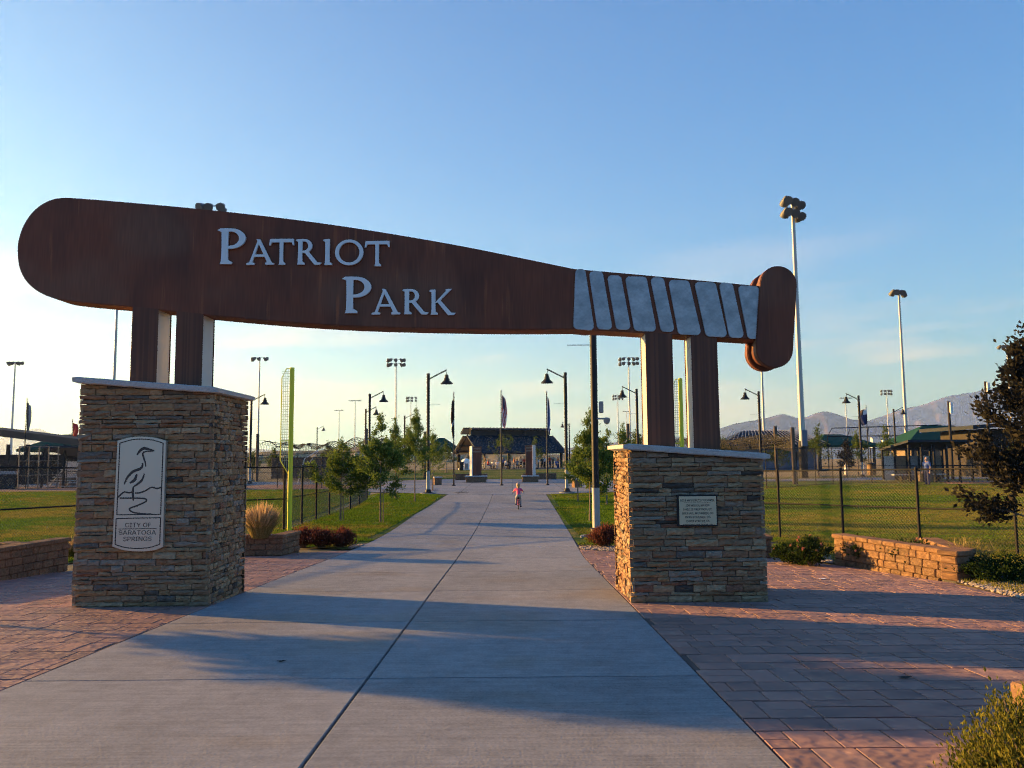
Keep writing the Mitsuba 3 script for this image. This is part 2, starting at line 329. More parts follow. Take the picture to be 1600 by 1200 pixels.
def panel(mb, poly, dz, thick, ch=0.008, tone=(0.5, 0.5)):
    "a slab of any outline lying on the ground: top sheet, chamfer and sides"
    poly = sg.polygon.orient(poly, 1.0)
    inner = poly.buffer(-ch, join_style=2)
    if inner.is_empty or inner.geom_type != 'Polygon': return
    sheet(mb, inner, dz, tone)
    def dens(r):
        c = np.array(r.coords); out = []
        for a, b in zip(c[:-1], c[1:]):
            n = max(1, int(np.ceil(abs(b[1] - a[1]) / 1.0)))
            cut = [0.0] + sorted((yk - a[1]) / (b[1] - a[1]) for yk in YK if min(a[1], b[1]) < yk < max(a[1], b[1])) if abs(b[1] - a[1]) > 1e-6 else [0.0]
            out += [a + (b - a) * t for t in cut]
        return np.array(out)
    ic, oc = dens(inner.exterior), None
    n = len(ic); d = np.roll(ic, -1, 0) - np.roll(ic, 1, 0)
    # outward offset of every rim point to the outer outline
    oc = np.array([np.array(shapely.ops.nearest_points(poly.exterior, sg.Point(q))[0].coords[0]) for q in ic])
    top = np.column_stack([ic, g(ic[:, 1]) + dz]); mid = np.column_stack([oc, g(oc[:, 1]) + dz - ch]); low = np.column_stack([oc, g(oc[:, 1]) + dz - thick])
    v = np.vstack([top, mid, low]); j = np.arange(n); k = (j + 1) % n
    q = np.vstack([np.stack([j, n + j, n + k, k], 1), np.stack([n + j, 2 * n + j, 2 * n + k, n + k], 1)])
    mb.add(v, q, tone)
import shapely.ops
ys = [-6, -1.4, 1.05, 3.5, 5.96, 8.36, 10.7, 13.05, 15.4, 17.8, 20.2, 22.7, 25.2, 27.8, 30.5, 33.2, 36.0, YP + 0.2]
xs = [-9, PX_J, 9]
for a, b in zip(ys[:-1], ys[1:]):
    for c, d in zip(xs[:-1], xs[1:]):
        q = path_poly.intersection(sg.box(c + .009, a + .004, d - .009, b - .004))
        for h in getattr(q, 'geoms', [q]):
            if h.area < 0.05: continue
            mb = MB(); panel(mb, h, 0.0, 0.03, 0.005, (rng.random(), rng.random())); mb.part('panel', 'concrete_mat', path)

# the plaza at the end of the path and the walks to both sides
plaza_poly = sg.Polygon([G(*q)[:2] for q in ((560, 768), (700, 772.3), (853, 772.3), (1010, 766), (1010, 752), (880, 748.5), (700, 748.5), (560, 753))])
plaza = structure('plaza'); mb = MB()
for a in np.arange(-30, 30, 3.0):
    for b in np.arange(30, 75, 3.0):
        q = plaza_poly.intersection(sg.box(a + 0.012, b + 0.012, a + 2.988, b + 2.988))
        for h in getattr(q, 'geoms', [q]):
            if h.geom_type == 'Polygon' and h.area > 0.05: sheet(mb, h, 0.0, (rng.random(), rng.random()))
mb.part('surface', 'concrete_mat', plaza)
mb = MB(); sheet(mb, plaza_poly, -0.015); mb.part('joint_bed', 'mortar_mat', plaza)

# stamped paving left and right
right_pave = sg.Polygon([(PX_R + 0.012, 1.2), (PX_R + 0.012, G(907, 858)[1])] + [G(*q)[:2] for q in ((960, 862), (1200, 869), (1300, 882), (1490, 911), (1600, 938))] + [(9.5, 6.5), (9.5, 3.6), (2.9, 3.4), (2.25, 2.9), (1.9, 1.2)])
left_pave = sg.Polygon([(PX_L - 0.012, 1.2), (PX_L - 0.012, 13.5), tuple(G(556, 857)[:2])] + [G(*q)[:2] for q in ((548, 859), (385, 868.5), (112, 892), (0, 904))] + [(-9.6, 9.5), (-10.5, 6.5), (-10.5, 1.2)])
left_pave = left_pave.buffer(0).difference(path_poly.buffer(0.012)); right_pave = right_pave.buffer(0).difference(path_poly.buffer(0.012))
def paving(poly, seed, name):
    r = np.random.default_rng(seed); root = structure(name)
    mb = MB(); sheet(mb, poly, -0.008); mb.part('joint_bed', 'paver_joint_mat', root)
    cells, y = [], 1.0
    while y < 17:
        big = r.choice([0.24, 0.30, 0.38]); x = -11 + r.random() * 0.5
        while x < 10:
            w = r.choice([0.24, 0.32, 0.40, 0.52]); k = r.random()
            if big > 0.28 and k < 0.45:
                h = big * r.choice([0.4, 0.5, 0.6]); cells += [(x, y, x + w, y + h), (x, y + h, x + w, y + big)]
            elif w > 0.39 and k < 0.62: cells += [(x, y, x + w / 2, y + big), (x + w / 2, y, x + w, y + big)]
            else: cells.append((x, y, x + w, y + big))
            x += w
        y += big
    out = []
    for c in cells:
        q = sg.box(*c).buffer(-0.0032, join_style=2)
        whole = poly.contains(q)
        q = q if whole else q.intersection(poly)
        for h in getattr(q, 'geoms', [q]):
            if h.geom_type == 'Polygon' and h.area > 0.01: out.append((h, whole))
    def prom(h):
        c = h.centroid; d = max(c.y, 1.5); u = 800 + c.x / d * FPX
        return -(h.area / d ** 3) if -60 < u < 1660 and c.y > 2.6 else 0
    out.sort(key=lambda t: prom(t[0])); rest = MB()
    for i, (h, whole) in enumerate(out):
        m = MB() if i < 296 else rest
        dz, tone = r.normal(0, 0.0012), (r.random(), r.random())
        if not whole:
            h = h.buffer(-0.001)
            if h.geom_type != 'Polygon' or h.is_empty: continue
        panel(m, h.simplify(0.002), dz, 0.014, 0.0045, tone)
        if i < 296 and m.n: m.part('slab', 'paver_mat', root)
    if rest.n: rest.part('outer_slabs', 'paver_mat', root, kind='stuff')
paving(right_pave, 5, 'stamped_paving'); paving(left_pave, 6, 'stamped_paving')

# lawns: two strips beside the path, the two ball fields and the grass before the pavilion
lawn = structure('lawn'); mb = MB()
strip_l = sg.Polygon([G(*q)[:2] for q in ((385, 850), (540, 858), (578, 848), (612, 829), (648, 804), (678, 786), (698, 772.6), (600, 770), (575, 773), (445, 822), (385, 822))]).difference(path_poly.buffer(0.01)).difference(left_pave.buffer(0.01))
strip_r = sg.Polygon([G(*q)[:2] for q in ((853, 772.6), (858, 781), (866, 793), (877, 811), (890, 832), (903, 851), (960, 856), (1200, 862), (1200, 772), (1000, 768.5))]).difference(path_poly.buffer(0.01)).difference(right_pave.buffer(0.01))
sheet(mb, strip_l, 0.0); sheet(mb, strip_r, 0.0); mb.part('path_side_strips', 'lawn_mat', lawn)
mb = MB()
field_l = sg.Polygon([(-40, 8), (-11, 8), (-9.2, 13.6), G(385, 850)[:2], G(385, 822)[:2], G(445, 822)[:2], G(575, 773)[:2], (-9, 50), (-70, 50)]).difference(left_pave.buffer(0.01))
field_r = sg.Polygon([(40, 5), (9.6, 5), (9.6, 6.6), G(1600, 934)[:2], G(1490, 908)[:2], G(1300, 879)[:2], G(1202, 866)[:2], G(1190, 772)[:2], G(1190, 746)[:2], G(1500, 742)[:2], (62, 54)]).difference(right_pave.buffer(0.01))
sheet(mb, field_l, -0.004); sheet(mb, field_r, -0.004); mb.part('ball_fields', 'lawn_mat', lawn)
mb = MB(); sheet(mb, sg.Polygon([G(*q)[:2] for q in ((560, 752.5), (700, 748), (880, 748), (1010, 751.5))] + [(19, 108), (-20, 108)]), -0.006); mb.part('pavilion_lawn', 'lawn_mat', lawn)
dirt = structure('infield_dirt'); mb = MB()
sheet(mb, sg.Polygon([(-75, 50.5), (-9, 50.5), (-9, 58), (-85, 66)]), 0.0); sheet(mb, sg.Polygon([(28, 51), (75, 55), (80, 62), (30, 56)]), 0.0)
mb.part('surface', 'dirt_mat', dirt)
walk = structure('walkway'); mb = MB()
sheet(mb, sg.Polygon([(-40, 58.5), (-9.5, 58.3), (-9.5, 64), (-40, 66)]), 0.003); sheet(mb, sg.Polygon([(17, 57), (40, 60), (70, 66), (70, 70), (17, 62)]), 0.003)
mb.part('surface', 'concrete_mat', walk)
kerb = structure('kerb'); mb = MB()
for a, b in zip(*(lambda q: (q[:-1], q[1:]))([G(*q) for q in ((448, 826), (480, 815), (520, 800), (560, 784), (590, 774))])):
    d = b - a; n = np.array([-d[1], d[0], 0]) / np.hypot(d[0], d[1]) * 0.11
    mb.add([a + n + [0, 0, .02], a - n + [0, 0, .02], b - n + [0, 0, .02], b + n + [0, 0, .02], a + n - [0, 0, .1], a - n - [0, 0, .1], b - n - [0, 0, .1], b + n - [0, 0, .1]],
           [[0, 1, 2, 3], [0, 4, 5, 1], [2, 6, 7, 3]])
mb.part('mow_strip', 'concrete_mat', kerb)

# ------------------------------------------------------------------ stone pillars
def stone_block(mb, r, o, U, N, u0, u1, z0, z1, proud, tone, zcap):
    "one rough stone: a pillowed face on the wall plane through o, along U, facing N"
    nx, nz = max(2, int((u1 - u0) / 0.07)) + 1, 3
    us, zs = np.linspace(0, 1, nx + 1), np.linspace(0, 1, nz + 1)
    a, b = np.meshgrid(us, zs, indexing='ij')
    je = 0.006
    u = u0 + (u1 - u0) * a + r.normal(0, je * 1.2, a.shape) * (np.abs(a - .5) < .49); z = z0 + (z1 - z0) * b + r.normal(0, je * .6, a.shape)
    edge = np.minimum(np.minimum(a, 1 - a) * (u1 - u0), np.minimum(b, 1 - b) * (z1 - z0))
    d = proud + np.where(edge < 1e-6, -0.014, r.normal(0, 0.007, a.shape))
    tilt = r.normal(0, 0.016); d = d + tilt * (b - 0.5) * 0.6
    z = np.minimum(z, zcap(u))
    front = o + u[..., None] * U + d[..., None] * N + z[..., None] * np.array([0, 0, 1.0])
    v = front.reshape(-1, 3); idx = np.arange(len(v)).reshape(nx + 1, nz + 1)
    q = np.stack([idx[:-1, :-1], idx[1:, :-1], idx[1:, 1:], idx[:-1, 1:]], -1).reshape(-1, 4)
    rim = np.concatenate([idx[:, 0], idx[-1, 1:], idx[-2::-1, -1], idx[0, -2:0:-1]])
    back = v[rim].copy(); back = back - ((back - o) @ N)[:, None] * N - 0.03 * N
    k = len(v); n = len(rim); j = np.arange(n)
    q2 = np.stack([rim[j], k + j, k + (j + 1) % n, rim[(j + 1) % n]], -1)
    mb.add(np.vstack([v, back]), np.vstack([q, q2]), tone)
TONES = lambda r: float(r.choice([0.02, 0.15, 0.22, 0.36, 0.39, 0.53, 0.68, 0.71, 0.79, 0.9, 0.985], p=[.13, .15, .14, .13, .08, .16, .10, .03, .025, .035, .02]))
def pillar(x0, x1, y0, y1, zl, zr, seed, label):
    "x0..x1 wide, y0..y1 deep; top sloping from zl at the left to zr at the right"
    r = np.random.default_rng(seed); root = thing('stone_pillar', label, 'pillar', 'stone pillars of the gateway')
    zb = g(y0) - 0.12; zt = lambda x: zl + (x - x0) / (x1 - x0) * (zr - zl); i = 0.045
    c = MB(); X0, X1, Y0, Y1 = x0 + i, x1 - i, y0 + i, y1 - i
    v = [[X0, Y0, zb], [X1, Y0, zb], [X1, Y1, zb], [X0, Y1, zb], [X0, Y0, zt(X0) - .005], [X1, Y0, zt(X1) - .005], [X1, Y1, zt(X1) - .005], [X0, Y1, zt(X0) - .005]]
    c.add(v, [[0, 1, 5, 4], [1, 2, 6, 5], [2, 3, 7, 6], [3, 0, 4, 7], [4, 5, 6, 7]]); c.part('core', 'mortar_mat', root)
    faces = [('front', np.array([x0, y0, 0.]), np.array([1., 0, 0]), np.array([0, -1., 0]), x1 - x0, lambda u: zt(x0 + u)),
             ('right', np.array([x1, y0, 0.]), np.array([0, 1., 0]), np.array([1., 0, 0]), y1 - y0, lambda u: zt(x1) + 0 * u),
             ('left', np.array([x0, y1, 0.]), np.array([0, -1., 0]), np.array([-1., 0, 0]), y1 - y0, lambda u: zt(x0) + 0 * u),
             ('back', np.array([x1, y1, 0.]), np.array([-1., 0, 0]), np.array([0, 1., 0]), x1 - x0, lambda u: zt(x1 - u))]
    shown, n, rest = {'front', 'right' if x1 < 0 else 'left'}, 0, MB()
    zc = [zb]
    while zc[-1] < max(zl, zr): zc.append(zc[-1] + r.choice([0.042, 0.052, 0.062, 0.072, 0.085]))
    for name, o, U, N, L, cap in faces:
        side = name in ('left', 'right')
        for za, zb_ in zip(zc[:-1], zc[1:]):
            u = 0.0 if not side else 0.0
            while u < L - 1e-6:
                w = r.uniform(0.07, 0.20) if side else r.uniform(0.13, 0.44)
                if L - u - w < 0.07: w = L - u
                if min(cap(np.array([u, u + w]))) > za + 0.012:
                    m = rest if (name not in shown or n >= 298) else MB()
                    two = (zb_ - za) > 0.085 and r.random() < 0.22 and m is not rest
                    parts = [(za, zb_)] if not two else [(za, (za + zb_) / 2), ((za + zb_) / 2, zb_)]
                    for pa, pb in parts:
                        if n >= 298: m = rest
                        mm = m if m is rest else MB()
                        e = 0.0 if (u < 1e-6 or u + w > L - 1e-6) else 0.004
                        stone_block(mm, r, o, U, N, u + (0.004 if u > 1e-6 else -0.02 * (not side)), u + w - (0.004 if u + w < L - 1e-6 else -0.02 * (not side)), pa + 0.0035, pb - 0.0035, r.uniform(-0.008, 0.022), (TONES(r), r.random()), lambda q: cap(q) - 0.004)
                        if mm is not rest: mm.part('stone', 'stone_mat', root); n += 1
                u += w
    if rest.n: rest.part('other_stones', 'stone_mat', root, kind='stuff')
    # the sloping cap slab with a chamfered, chipped edge
    ov, th = 0.085, 0.075; sl = (zr - zl) / (x1 - x0)
    nx = 26; xs_ = np.linspace(x0 - ov, x1 + ov, nx); prof = [(-ov, 0.012), (-ov + 0.012, 0.0), (y1 - y0 + ov - 0.012, 0.0), (y1 - y0 + ov, 0.012), (y1 - y0 + ov, th - 0.015), (y1 - y0 + ov - 0.015, th), (-ov + 0.015, th), (-ov, th - 0.015)]
    V = []
    for a, x in enumerate(xs_):
        e = 0.014 if a in (0, nx - 1) else 0.0
        for yy, zz in prof:
            V.append([x, y0 + np.clip(yy, -ov + e, y1 - y0 + ov - e) + r.normal(0, .0022), zl + (x - x0) * sl + np.clip(zz, e, th - e) + r.normal(0, .0015)])
    n8 = len(prof); V = np.array(V); F = []
    for a in range(nx - 1):
        for b in range(n8): F.append([a * n8 + b, a * n8 + (b + 1) % n8, (a + 1) * n8 + (b + 1) % n8, (a + 1) * n8 + b])
    F = np.array(F)[:, ::-1]; m = MB(); m.add(V, F)
    for a, flip in ((0, 1), (nx - 1, 0)):
        t = np.array([[a * n8, a * n8 + k, a * n8 + k + 1] for k in range(1, n8 - 1)]); m.f.append(t if not flip else t[:, ::-1])
    m.part('cap', 'cap_mat', root)
    return root
YF = 9.5
LX0, LX1 = P(121, 770, YF)[0], P(328, 770, YF)[0]
RX0, RX1 = P(986, 820, YF)[0], P(1193.5, 820, YF)[0]
LZ0, LZ1 = P(122, 598.5, YF - .08)[2], P(330, 613.5, YF - .08)[2]
RZ0, RZ1 = P(980, 703, YF - .08)[2], P(1192, 717.5, YF - .08)[2]
pillar(LX0, LX1, YF, YF + 1.25, LZ0, LZ1, 21, 'taller stacked-stone pillar on the left carrying the heron plaque')
pillar(RX0, RX1, YF, YF + 1.40, RZ0, RZ1, 22, 'shorter stacked-stone pillar on the right, its side glowing in low sun')

# ------------------------------------------------------------------ the giant bat
BY0, BY1 = 9.93, 10.33
bat = thing('bat_sign', 'giant rust-brown steel baseball bat with pale letters spanning two stone pillars', 'gateway sign')
body_px = smooth_poly([(27, 402), (29, 372), (41, 341), (64, 318), (97, 308.5)], 5, False)
top_px = smooth_poly([(97, 308.5), (200, 316), (310, 326), (420, 338), (520, 351), (620, 366.5), (720, 384), (810, 402), (897, 420)], 4, False)
bot_px = smooth_poly([(897, 514.5), (800, 515), (680, 513.5), (560, 510), (450, 503.5), (330, 493), (210, 480), (110, 471.5), (88, 468.5)], 4, False)
end_px = smooth_poly([(88, 468.5), (58, 457), (37, 437), (28, 415), (27, 402)], 5, False)
handle_px = [(1000, 429), (1190, 447), (1190, 531), (1000, 520)]
left_px = smooth_poly([(200, 479), (150, 474.5), (110, 470.5), (84, 466), (60, 456), (42, 441), (31, 422), (27, 400), (28, 376), (37, 350), (53, 328), (74, 314), (98, 308.8), (140, 311), (200, 316)], 8, False)
poly = sg.Polygon(XZ(np.vstack([left_px, top_px[top_px[:, 0] > 206], handle_px, bot_px[bot_px[:, 0] > 206]]), BY0)).buffer(0)
def clad(poly, y0, y1, b=0.012):
    m = MB(); xz(m, poly, y0 + b, y1 - b)
    xz(m, poly.buffer(-b * 0.8), y0, y0 + b - 0.0015); xz(m, poly.buffer(-b * 0.8), y1 - b + 0.0015, y1); return m
clad(poly, BY0, BY1).part('barrel', 'rust_mat', bat)
k0 = sg.LineString(XZ([(1333, 524), (1313, 850)], BY0 - .05, (800, 280), 3.2)).buffer(29.3 / FPX * 9.9)
clad(k0, BY0 - 0.05, BY0 + 0.08).part('knob', 'rust_mat', bat)
clad(k0.buffer(-0.05), BY0 + 0.08, BY1 - 0.08).part('knob', 'rust_mat', bat)
clad(k0, BY1 - 0.08, BY1 + 0.05).part('knob', 'rust_mat', bat)
wraps = [[(317, 449), (366, 448), (413, 758), (306, 748)], [(383, 459), (453, 460), (504, 754), (427, 750)], [(474, 478), (545, 482), (596, 754), (522, 752)],
         [(564, 485), (672, 487), (724, 763), (612, 758)], [(690, 489), (758, 491), (815, 765), (745, 762)], [(780, 501), (885, 507), (949, 781), (832, 776)],
         [(910, 511), (1018, 516), (1079, 791), (970, 786)], [(1033, 514), (1103, 520), (1163, 795), (1087, 792)], [(1127, 530), (1236, 535), (1238, 798), (1180, 799)]]
for w in wraps:
    q = sg.Polygon(XZ(w, BY0 - .02, (800, 280), 3.2)).buffer(-0.055, join_style=2).buffer(0.055, quad_segs=6)
    clad(q, BY0 - 0.022, BY0 - 0.001, 0.005).part('wrap', 'zinc_mat', bat)
    clad(q, BY1 + 0.001, BY1 + 0.022, 0.005).part('wrap', 'zinc_mat', bat)
# letters
def ring(cx, cy, rx, ry, tx, ty):
    e = lambda a, b, x=0: affinity.scale(sg.Point(cx + x, cy).buffer(1, quad_segs=14), a, b)
    return e(rx, ry).difference(e(rx - tx, ry - ty))
def pg(*pts): return sg.Polygon(pts)
def stem(x0, x1, y0=0, y1=1, s=1.0):
    return shapely.union_all([pg((x0, y0), (x1, y0), (x1 - .008, (y0 + y1) / 2), (x1, y1), (x0, y1), (x0 + .008, (y0 + y1) / 2)),
        pg((x0 - .025 * s, y0), (x1 + .085 * s, y0 - .004), (x1 + .10 * s, y0 + .045), (x1 - .01, y0 + .12), (x0 + .01, y0 + .10)),
        pg((x0 - .095 * s, y1 - .045), (x0 - .03, y1), (x1, y1 + .004), (x1 - .01, y1 - .12), (x0 + .01, y1 - .10))])
def bowl(x, top, bot, rx, t):
    cy, ry = (top + bot) / 2, (top - bot) / 2
    return ring(x, cy, rx, ry, t, t * .55).intersection(sg.box(x - .001, -1, 9, 9)).union(sg.box(x - .13, top - t * .55, x + .02, top)).union(sg.box(x - .13, bot, x + .02, bot + t * .5))
def glyph(c):
    if c == 'P': return stem(.12, .28).union(bowl(.33, 1.0, .43, .36, .15)), .74
    if c == 'R': return shapely.union_all([stem(.12, .29), bowl(.36, 1.0, .46, .32, .15), pg((.36, .50), (.52, .53), (.90, .07), (1.06, .055), (.98, -.02), (.78, -.01))]), 1.02
    if c == 'A': return shapely.union_all([pg((.36, 1.02), (.50, 1.0), (.98, .06), (1.08, .04), (1.05, -.01), (.74, -.01), (.72, .05), (.80, .09)), pg((.40, .93), (.46, .86), (.19, .08), (.29, .05), (.27, -.01), (-.03, -.01), (-.03, .04), (.09, .08)), sg.box(.24, .31, .72, .395)]), 1.04
    if c == 'T': return shapely.union_all([stem(.42, .58, 0, .95).difference(sg.box(-1, .8, .41, 2)), pg((-.02, .99), (-.06, .75), (-.01, .75), (.06, .87), (.97, .87), (1.02, .75), (1.07, .76), (1.05, .99))]), 1.02
    if c == 'I': return stem(.10, .28), .36
    if c == 'O': return ring(.56, .5, .56, .52, .145, .10), 1.13
    if c == 'K': return shapely.union_all([stem(.12, .28), pg((.27, .47), (.40, .50), (.84, .93), (.95, 1.03), (.70, 1.02), (.72, .95)), pg((.33, .55), (.46, .60), (.93, .06), (1.10, .05), (1.04, -.02), (.80, -.03))]), 1.08
lay = [('P', 78, 258, 68, 292), ('A', 262, 438, 135, 296), ('T', 402, 560, 135, 296), ('R', 568, 732, 135, 297), ('I', 738, 798, 136, 297), ('O', 815, 992, 139, 299), ('T', 1000, 1156, 148, 305),
       ('P', 858, 1041, 370, 598), ('A', 1045, 1224, 446, 606), ('R', 1235, 1399, 447, 607), ('K', 1403, 1566, 447, 611)]
for c, xa, xb, ya, yb in lay:
    q, _ = glyph(c); b = q.bounds
    A, B = XZ([(xa, yb), (xb, ya)], BY0 - .03, (320, 340), 4)
    sx, sz = (B[0] - A[0]) / (b[2] - b[0]), (B[1] - A[1]) / (b[3] - b[1])
    q = affinity.affine_transform(q, [sx, 0, 0, sz, A[0] - b[0] * sx, A[1] - b[1] * sz]).buffer(0.006).buffer(-0.004)
    m = MB(); xz(m, q, BY0 - 0.045, BY0 - 0.016); key = m.part('letter', 'letter_mat', bat)
    m = MB()                                                       # the dark stand-offs behind each letter
    rp = q.representative_point()
    xz(m, sg.Point(rp.x, rp.y).buffer(0.02, quad_segs=3), BY0 - 0.016, BY0 + 0.005); m.part('standoff', 'black_mat', key)
# the four legs, boxed rust plates in front and back with pale steel sides
for pts in ([(205, 488), (246, 490), (245, 598), (204, 595)], [(274.5, 493), (316, 496), (316, 603), (273, 600)], [(1007, 520), (1050, 522), (1055.5, 699), (1013.5, 697)], [(1079, 524), (1120, 526), (1126.5, 704), (1085, 702)]):
    q = XZ(pts, BY0); x0, x1 = (q[0, 0] + q[3, 0]) / 2, (q[1, 0] + q[2, 0]) / 2
    zt, zb = q[:2, 1].max() + 0.10, (LZ0 + (q[2, 0] - LX0) * (LZ1 - LZ0) / (LX1 - LX0) if x0 < 0 else RZ0 + (q[2, 0] - RX0) * (RZ1 - RZ0) / (RX1 - RX0)) + 0.03
    L = fresh(bat + '__leg'); m = MB()
    m.box(((x0 + x1) / 2, (BY0 + BY1) / 2, (zt + zb) / 2), (x1 - x0 - 0.02, BY1 - BY0 - 0.03, zt - zb), ch=0.006); scene[L] = m.ply('side_steel_mat')
    for yy in (BY0 + 0.008, BY1 - 0.008):
        m = MB(); m.box(((x0 + x1) / 2, yy, (zt + zb) / 2), (x1 - x0, 0.012, zt - zb), ch=0.003); m.part('face_plate', 'leg_mat', L)

# ------------------------------------------------------------------ plaques
def inkline(m, px, w, y, c=(160, 670), k=6.0, taper=True):
    p = smooth_poly(XZ(px, y, c, k), 6, False) if len(px) > 2 else XZ(px, y, c, k)
    n = len(p); t = np.linspace(0, 1, n); ww = w * (0.35 + 0.65 * np.sin(np.pi * np.clip(t * .9 + .05, 0, 1))) if taper else np.full(n, w)
    d = np.gradient(p, axis=0); d /= np.linalg.norm(d, axis=1, keepdims=True) + 1e-9; nn = np.column_stack([-d[:, 1], d[:, 0]]) * ww[:, None] / 2
    xz(m, sg.Polygon(np.vstack([p + nn, (p - nn)[::-1]])).buffer(0), y, y + 0.004)
def lettering(m, text, h, cx, cz, y, width=None, bold=False):
    t = meshkit.text_mesh(text, h, 0.003, bold); v = np.asarray(t.vertices).copy(); v[:, 0] -= (v[:, 0].min() + v[:, 0].max()) / 2
    if width: v[:, 0] *= width / (v[:, 0].max() - v[:, 0].min())
    m.add(np.column_stack([cx + v[:, 0], y + 0.003 - v[:, 2], cz + v[:, 1]]), np.asarray(t.faces))
YQ = YF - 0.055
pq = thing('city_plaque', 'tall silver plaque engraved with a heron above a winding river', 'plaque')
out = [(140, 112), (250, 82), (370, 73), (490, 84), (596, 112), (583, 600), (566, 1108), (480, 1140), (330, 1150), (200, 1138), (92, 1105), (117, 600)]
q = sg.Polygon(np.vstack([smooth_poly(XZ(out[:5], YQ, (160, 670), 6), 5, False), smooth_poly(XZ(out[6:11], YQ, (160, 670), 6), 5, False)]))
clad(q, YQ, YQ + 0.05, 0.004).part('plate', 'plate_mat', pq)
m = MB(); Y2 = YQ - 0.003
W = 0.0115
for ln in ([(163, 135), (270, 104), (368, 97), (470, 106), (569, 134)], [(569, 134), (545, 802)], [(545, 802), (134, 806)], [(134, 806), (163, 135)], [(128, 842), (545, 833)], [(545, 833), (536, 1082)], [(128, 842), (119, 1085)],
           [(119, 1085), (210, 1112), (328, 1122), (450, 1111), (536, 1082)], [(152, 940), (508, 934)]):
    inkline(m, ln, W * (0.7 if len(ln) == 2 and ln[0] == (152, 940) else 1), Y2, taper=False)
m.part('border_line', 'ink_mat', pq)
m = MB()
for ln, w in (([(325, 245), (350, 208), (385, 184), (425, 190), (485, 207)], .034), ([(470, 212), (405, 213), (378, 232), (388, 275), (402, 320), (406, 355)], .020), ([(376, 320), (372, 355), (345, 378), (285, 402), (235, 455), (203, 520)], .032),
              ([(322, 425), (300, 480), (256, 508)], .034), ([(393, 420), (370, 480), (325, 520), (290, 545)], .026), ([(290, 540), (284, 600), (290, 675)], .026)): inkline(m, ln, w, Y2)
m.part('heron_drawing', 'ink_mat', pq)
m = MB()
for ln in ([(146, 642), (200, 594), (245, 600), (276, 592)], [(305, 602), (345, 600), (400, 582), (460, 548), (510, 560), (549, 548)], [(162, 650), (300, 650), (395, 655), (408, 680), (330, 718), (255, 748), (280, 780), (360, 796), (460, 800)]): inkline(m, ln, .018, Y2, taper=False)
m.part('river_drawing', 'ink_mat', pq)
m = MB()
for t, cx, cy, wpx in (('CITY OF', 333, 922, 240), ('SARATOGA', 326, 992, 344), ('SPRINGS', 326, 1052, 262)):
    c = XZ([(cx, cy)], Y2, (160, 670), 6)[0]; lettering(m, t, 0.050, c[0], c[1], Y2, wpx / 6 / FPX * 9.44)
m.part('lettering', 'ink_mat', pq)
dq = thing('dedication_plaque', 'small rectangular bronze plaque with rows of names on the right pillar', 'plaque')
c0, c1 = XZ([(1058, 773.5), (1122, 822.5)], YQ); cx, cz = (c0 + c1) / 2
w, h = c1[0] - c0[0], c0[1] - c1[1]
m = MB(); m.box((cx, YQ + .03, cz), (w, .05, h), ch=.004); m.part('backing', 'black_mat', dq)
m = MB(); m.box((cx + .003, YQ, cz + .002), (w - .035, .014, h - .035), ch=.003); m.part('plate', 'bronze_mat', dq)
m = MB(); Y3 = YQ - .009
rows = ['2018 MAYOR/CITY COUNCIL', 'JIM MILLER, MAYOR', 'SHELLIE BAERTSCH, CC', 'MICHAEL MCOMBER, CC', 'RYAN POULSEN, CC', 'CHRIS PORTER, CC', 'STEPHEN WILLDEN, CC']
for i, t in enumerate(rows):
    zz = cz + h / 2 - .072 - (i * .046 + (.014 if i else 0)); lettering(m, t, .024, cx, zz - .003, Y3, {0: .41, 1: .285, 2: .34, 3: .37, 4: .30, 5: .28, 6: .35}[i], True)
m.box((cx, Y3 + .0015, cz + h / 2 - .090), (.32, .003, .0035))
m.part('lettering', 'ink_mat', dq)

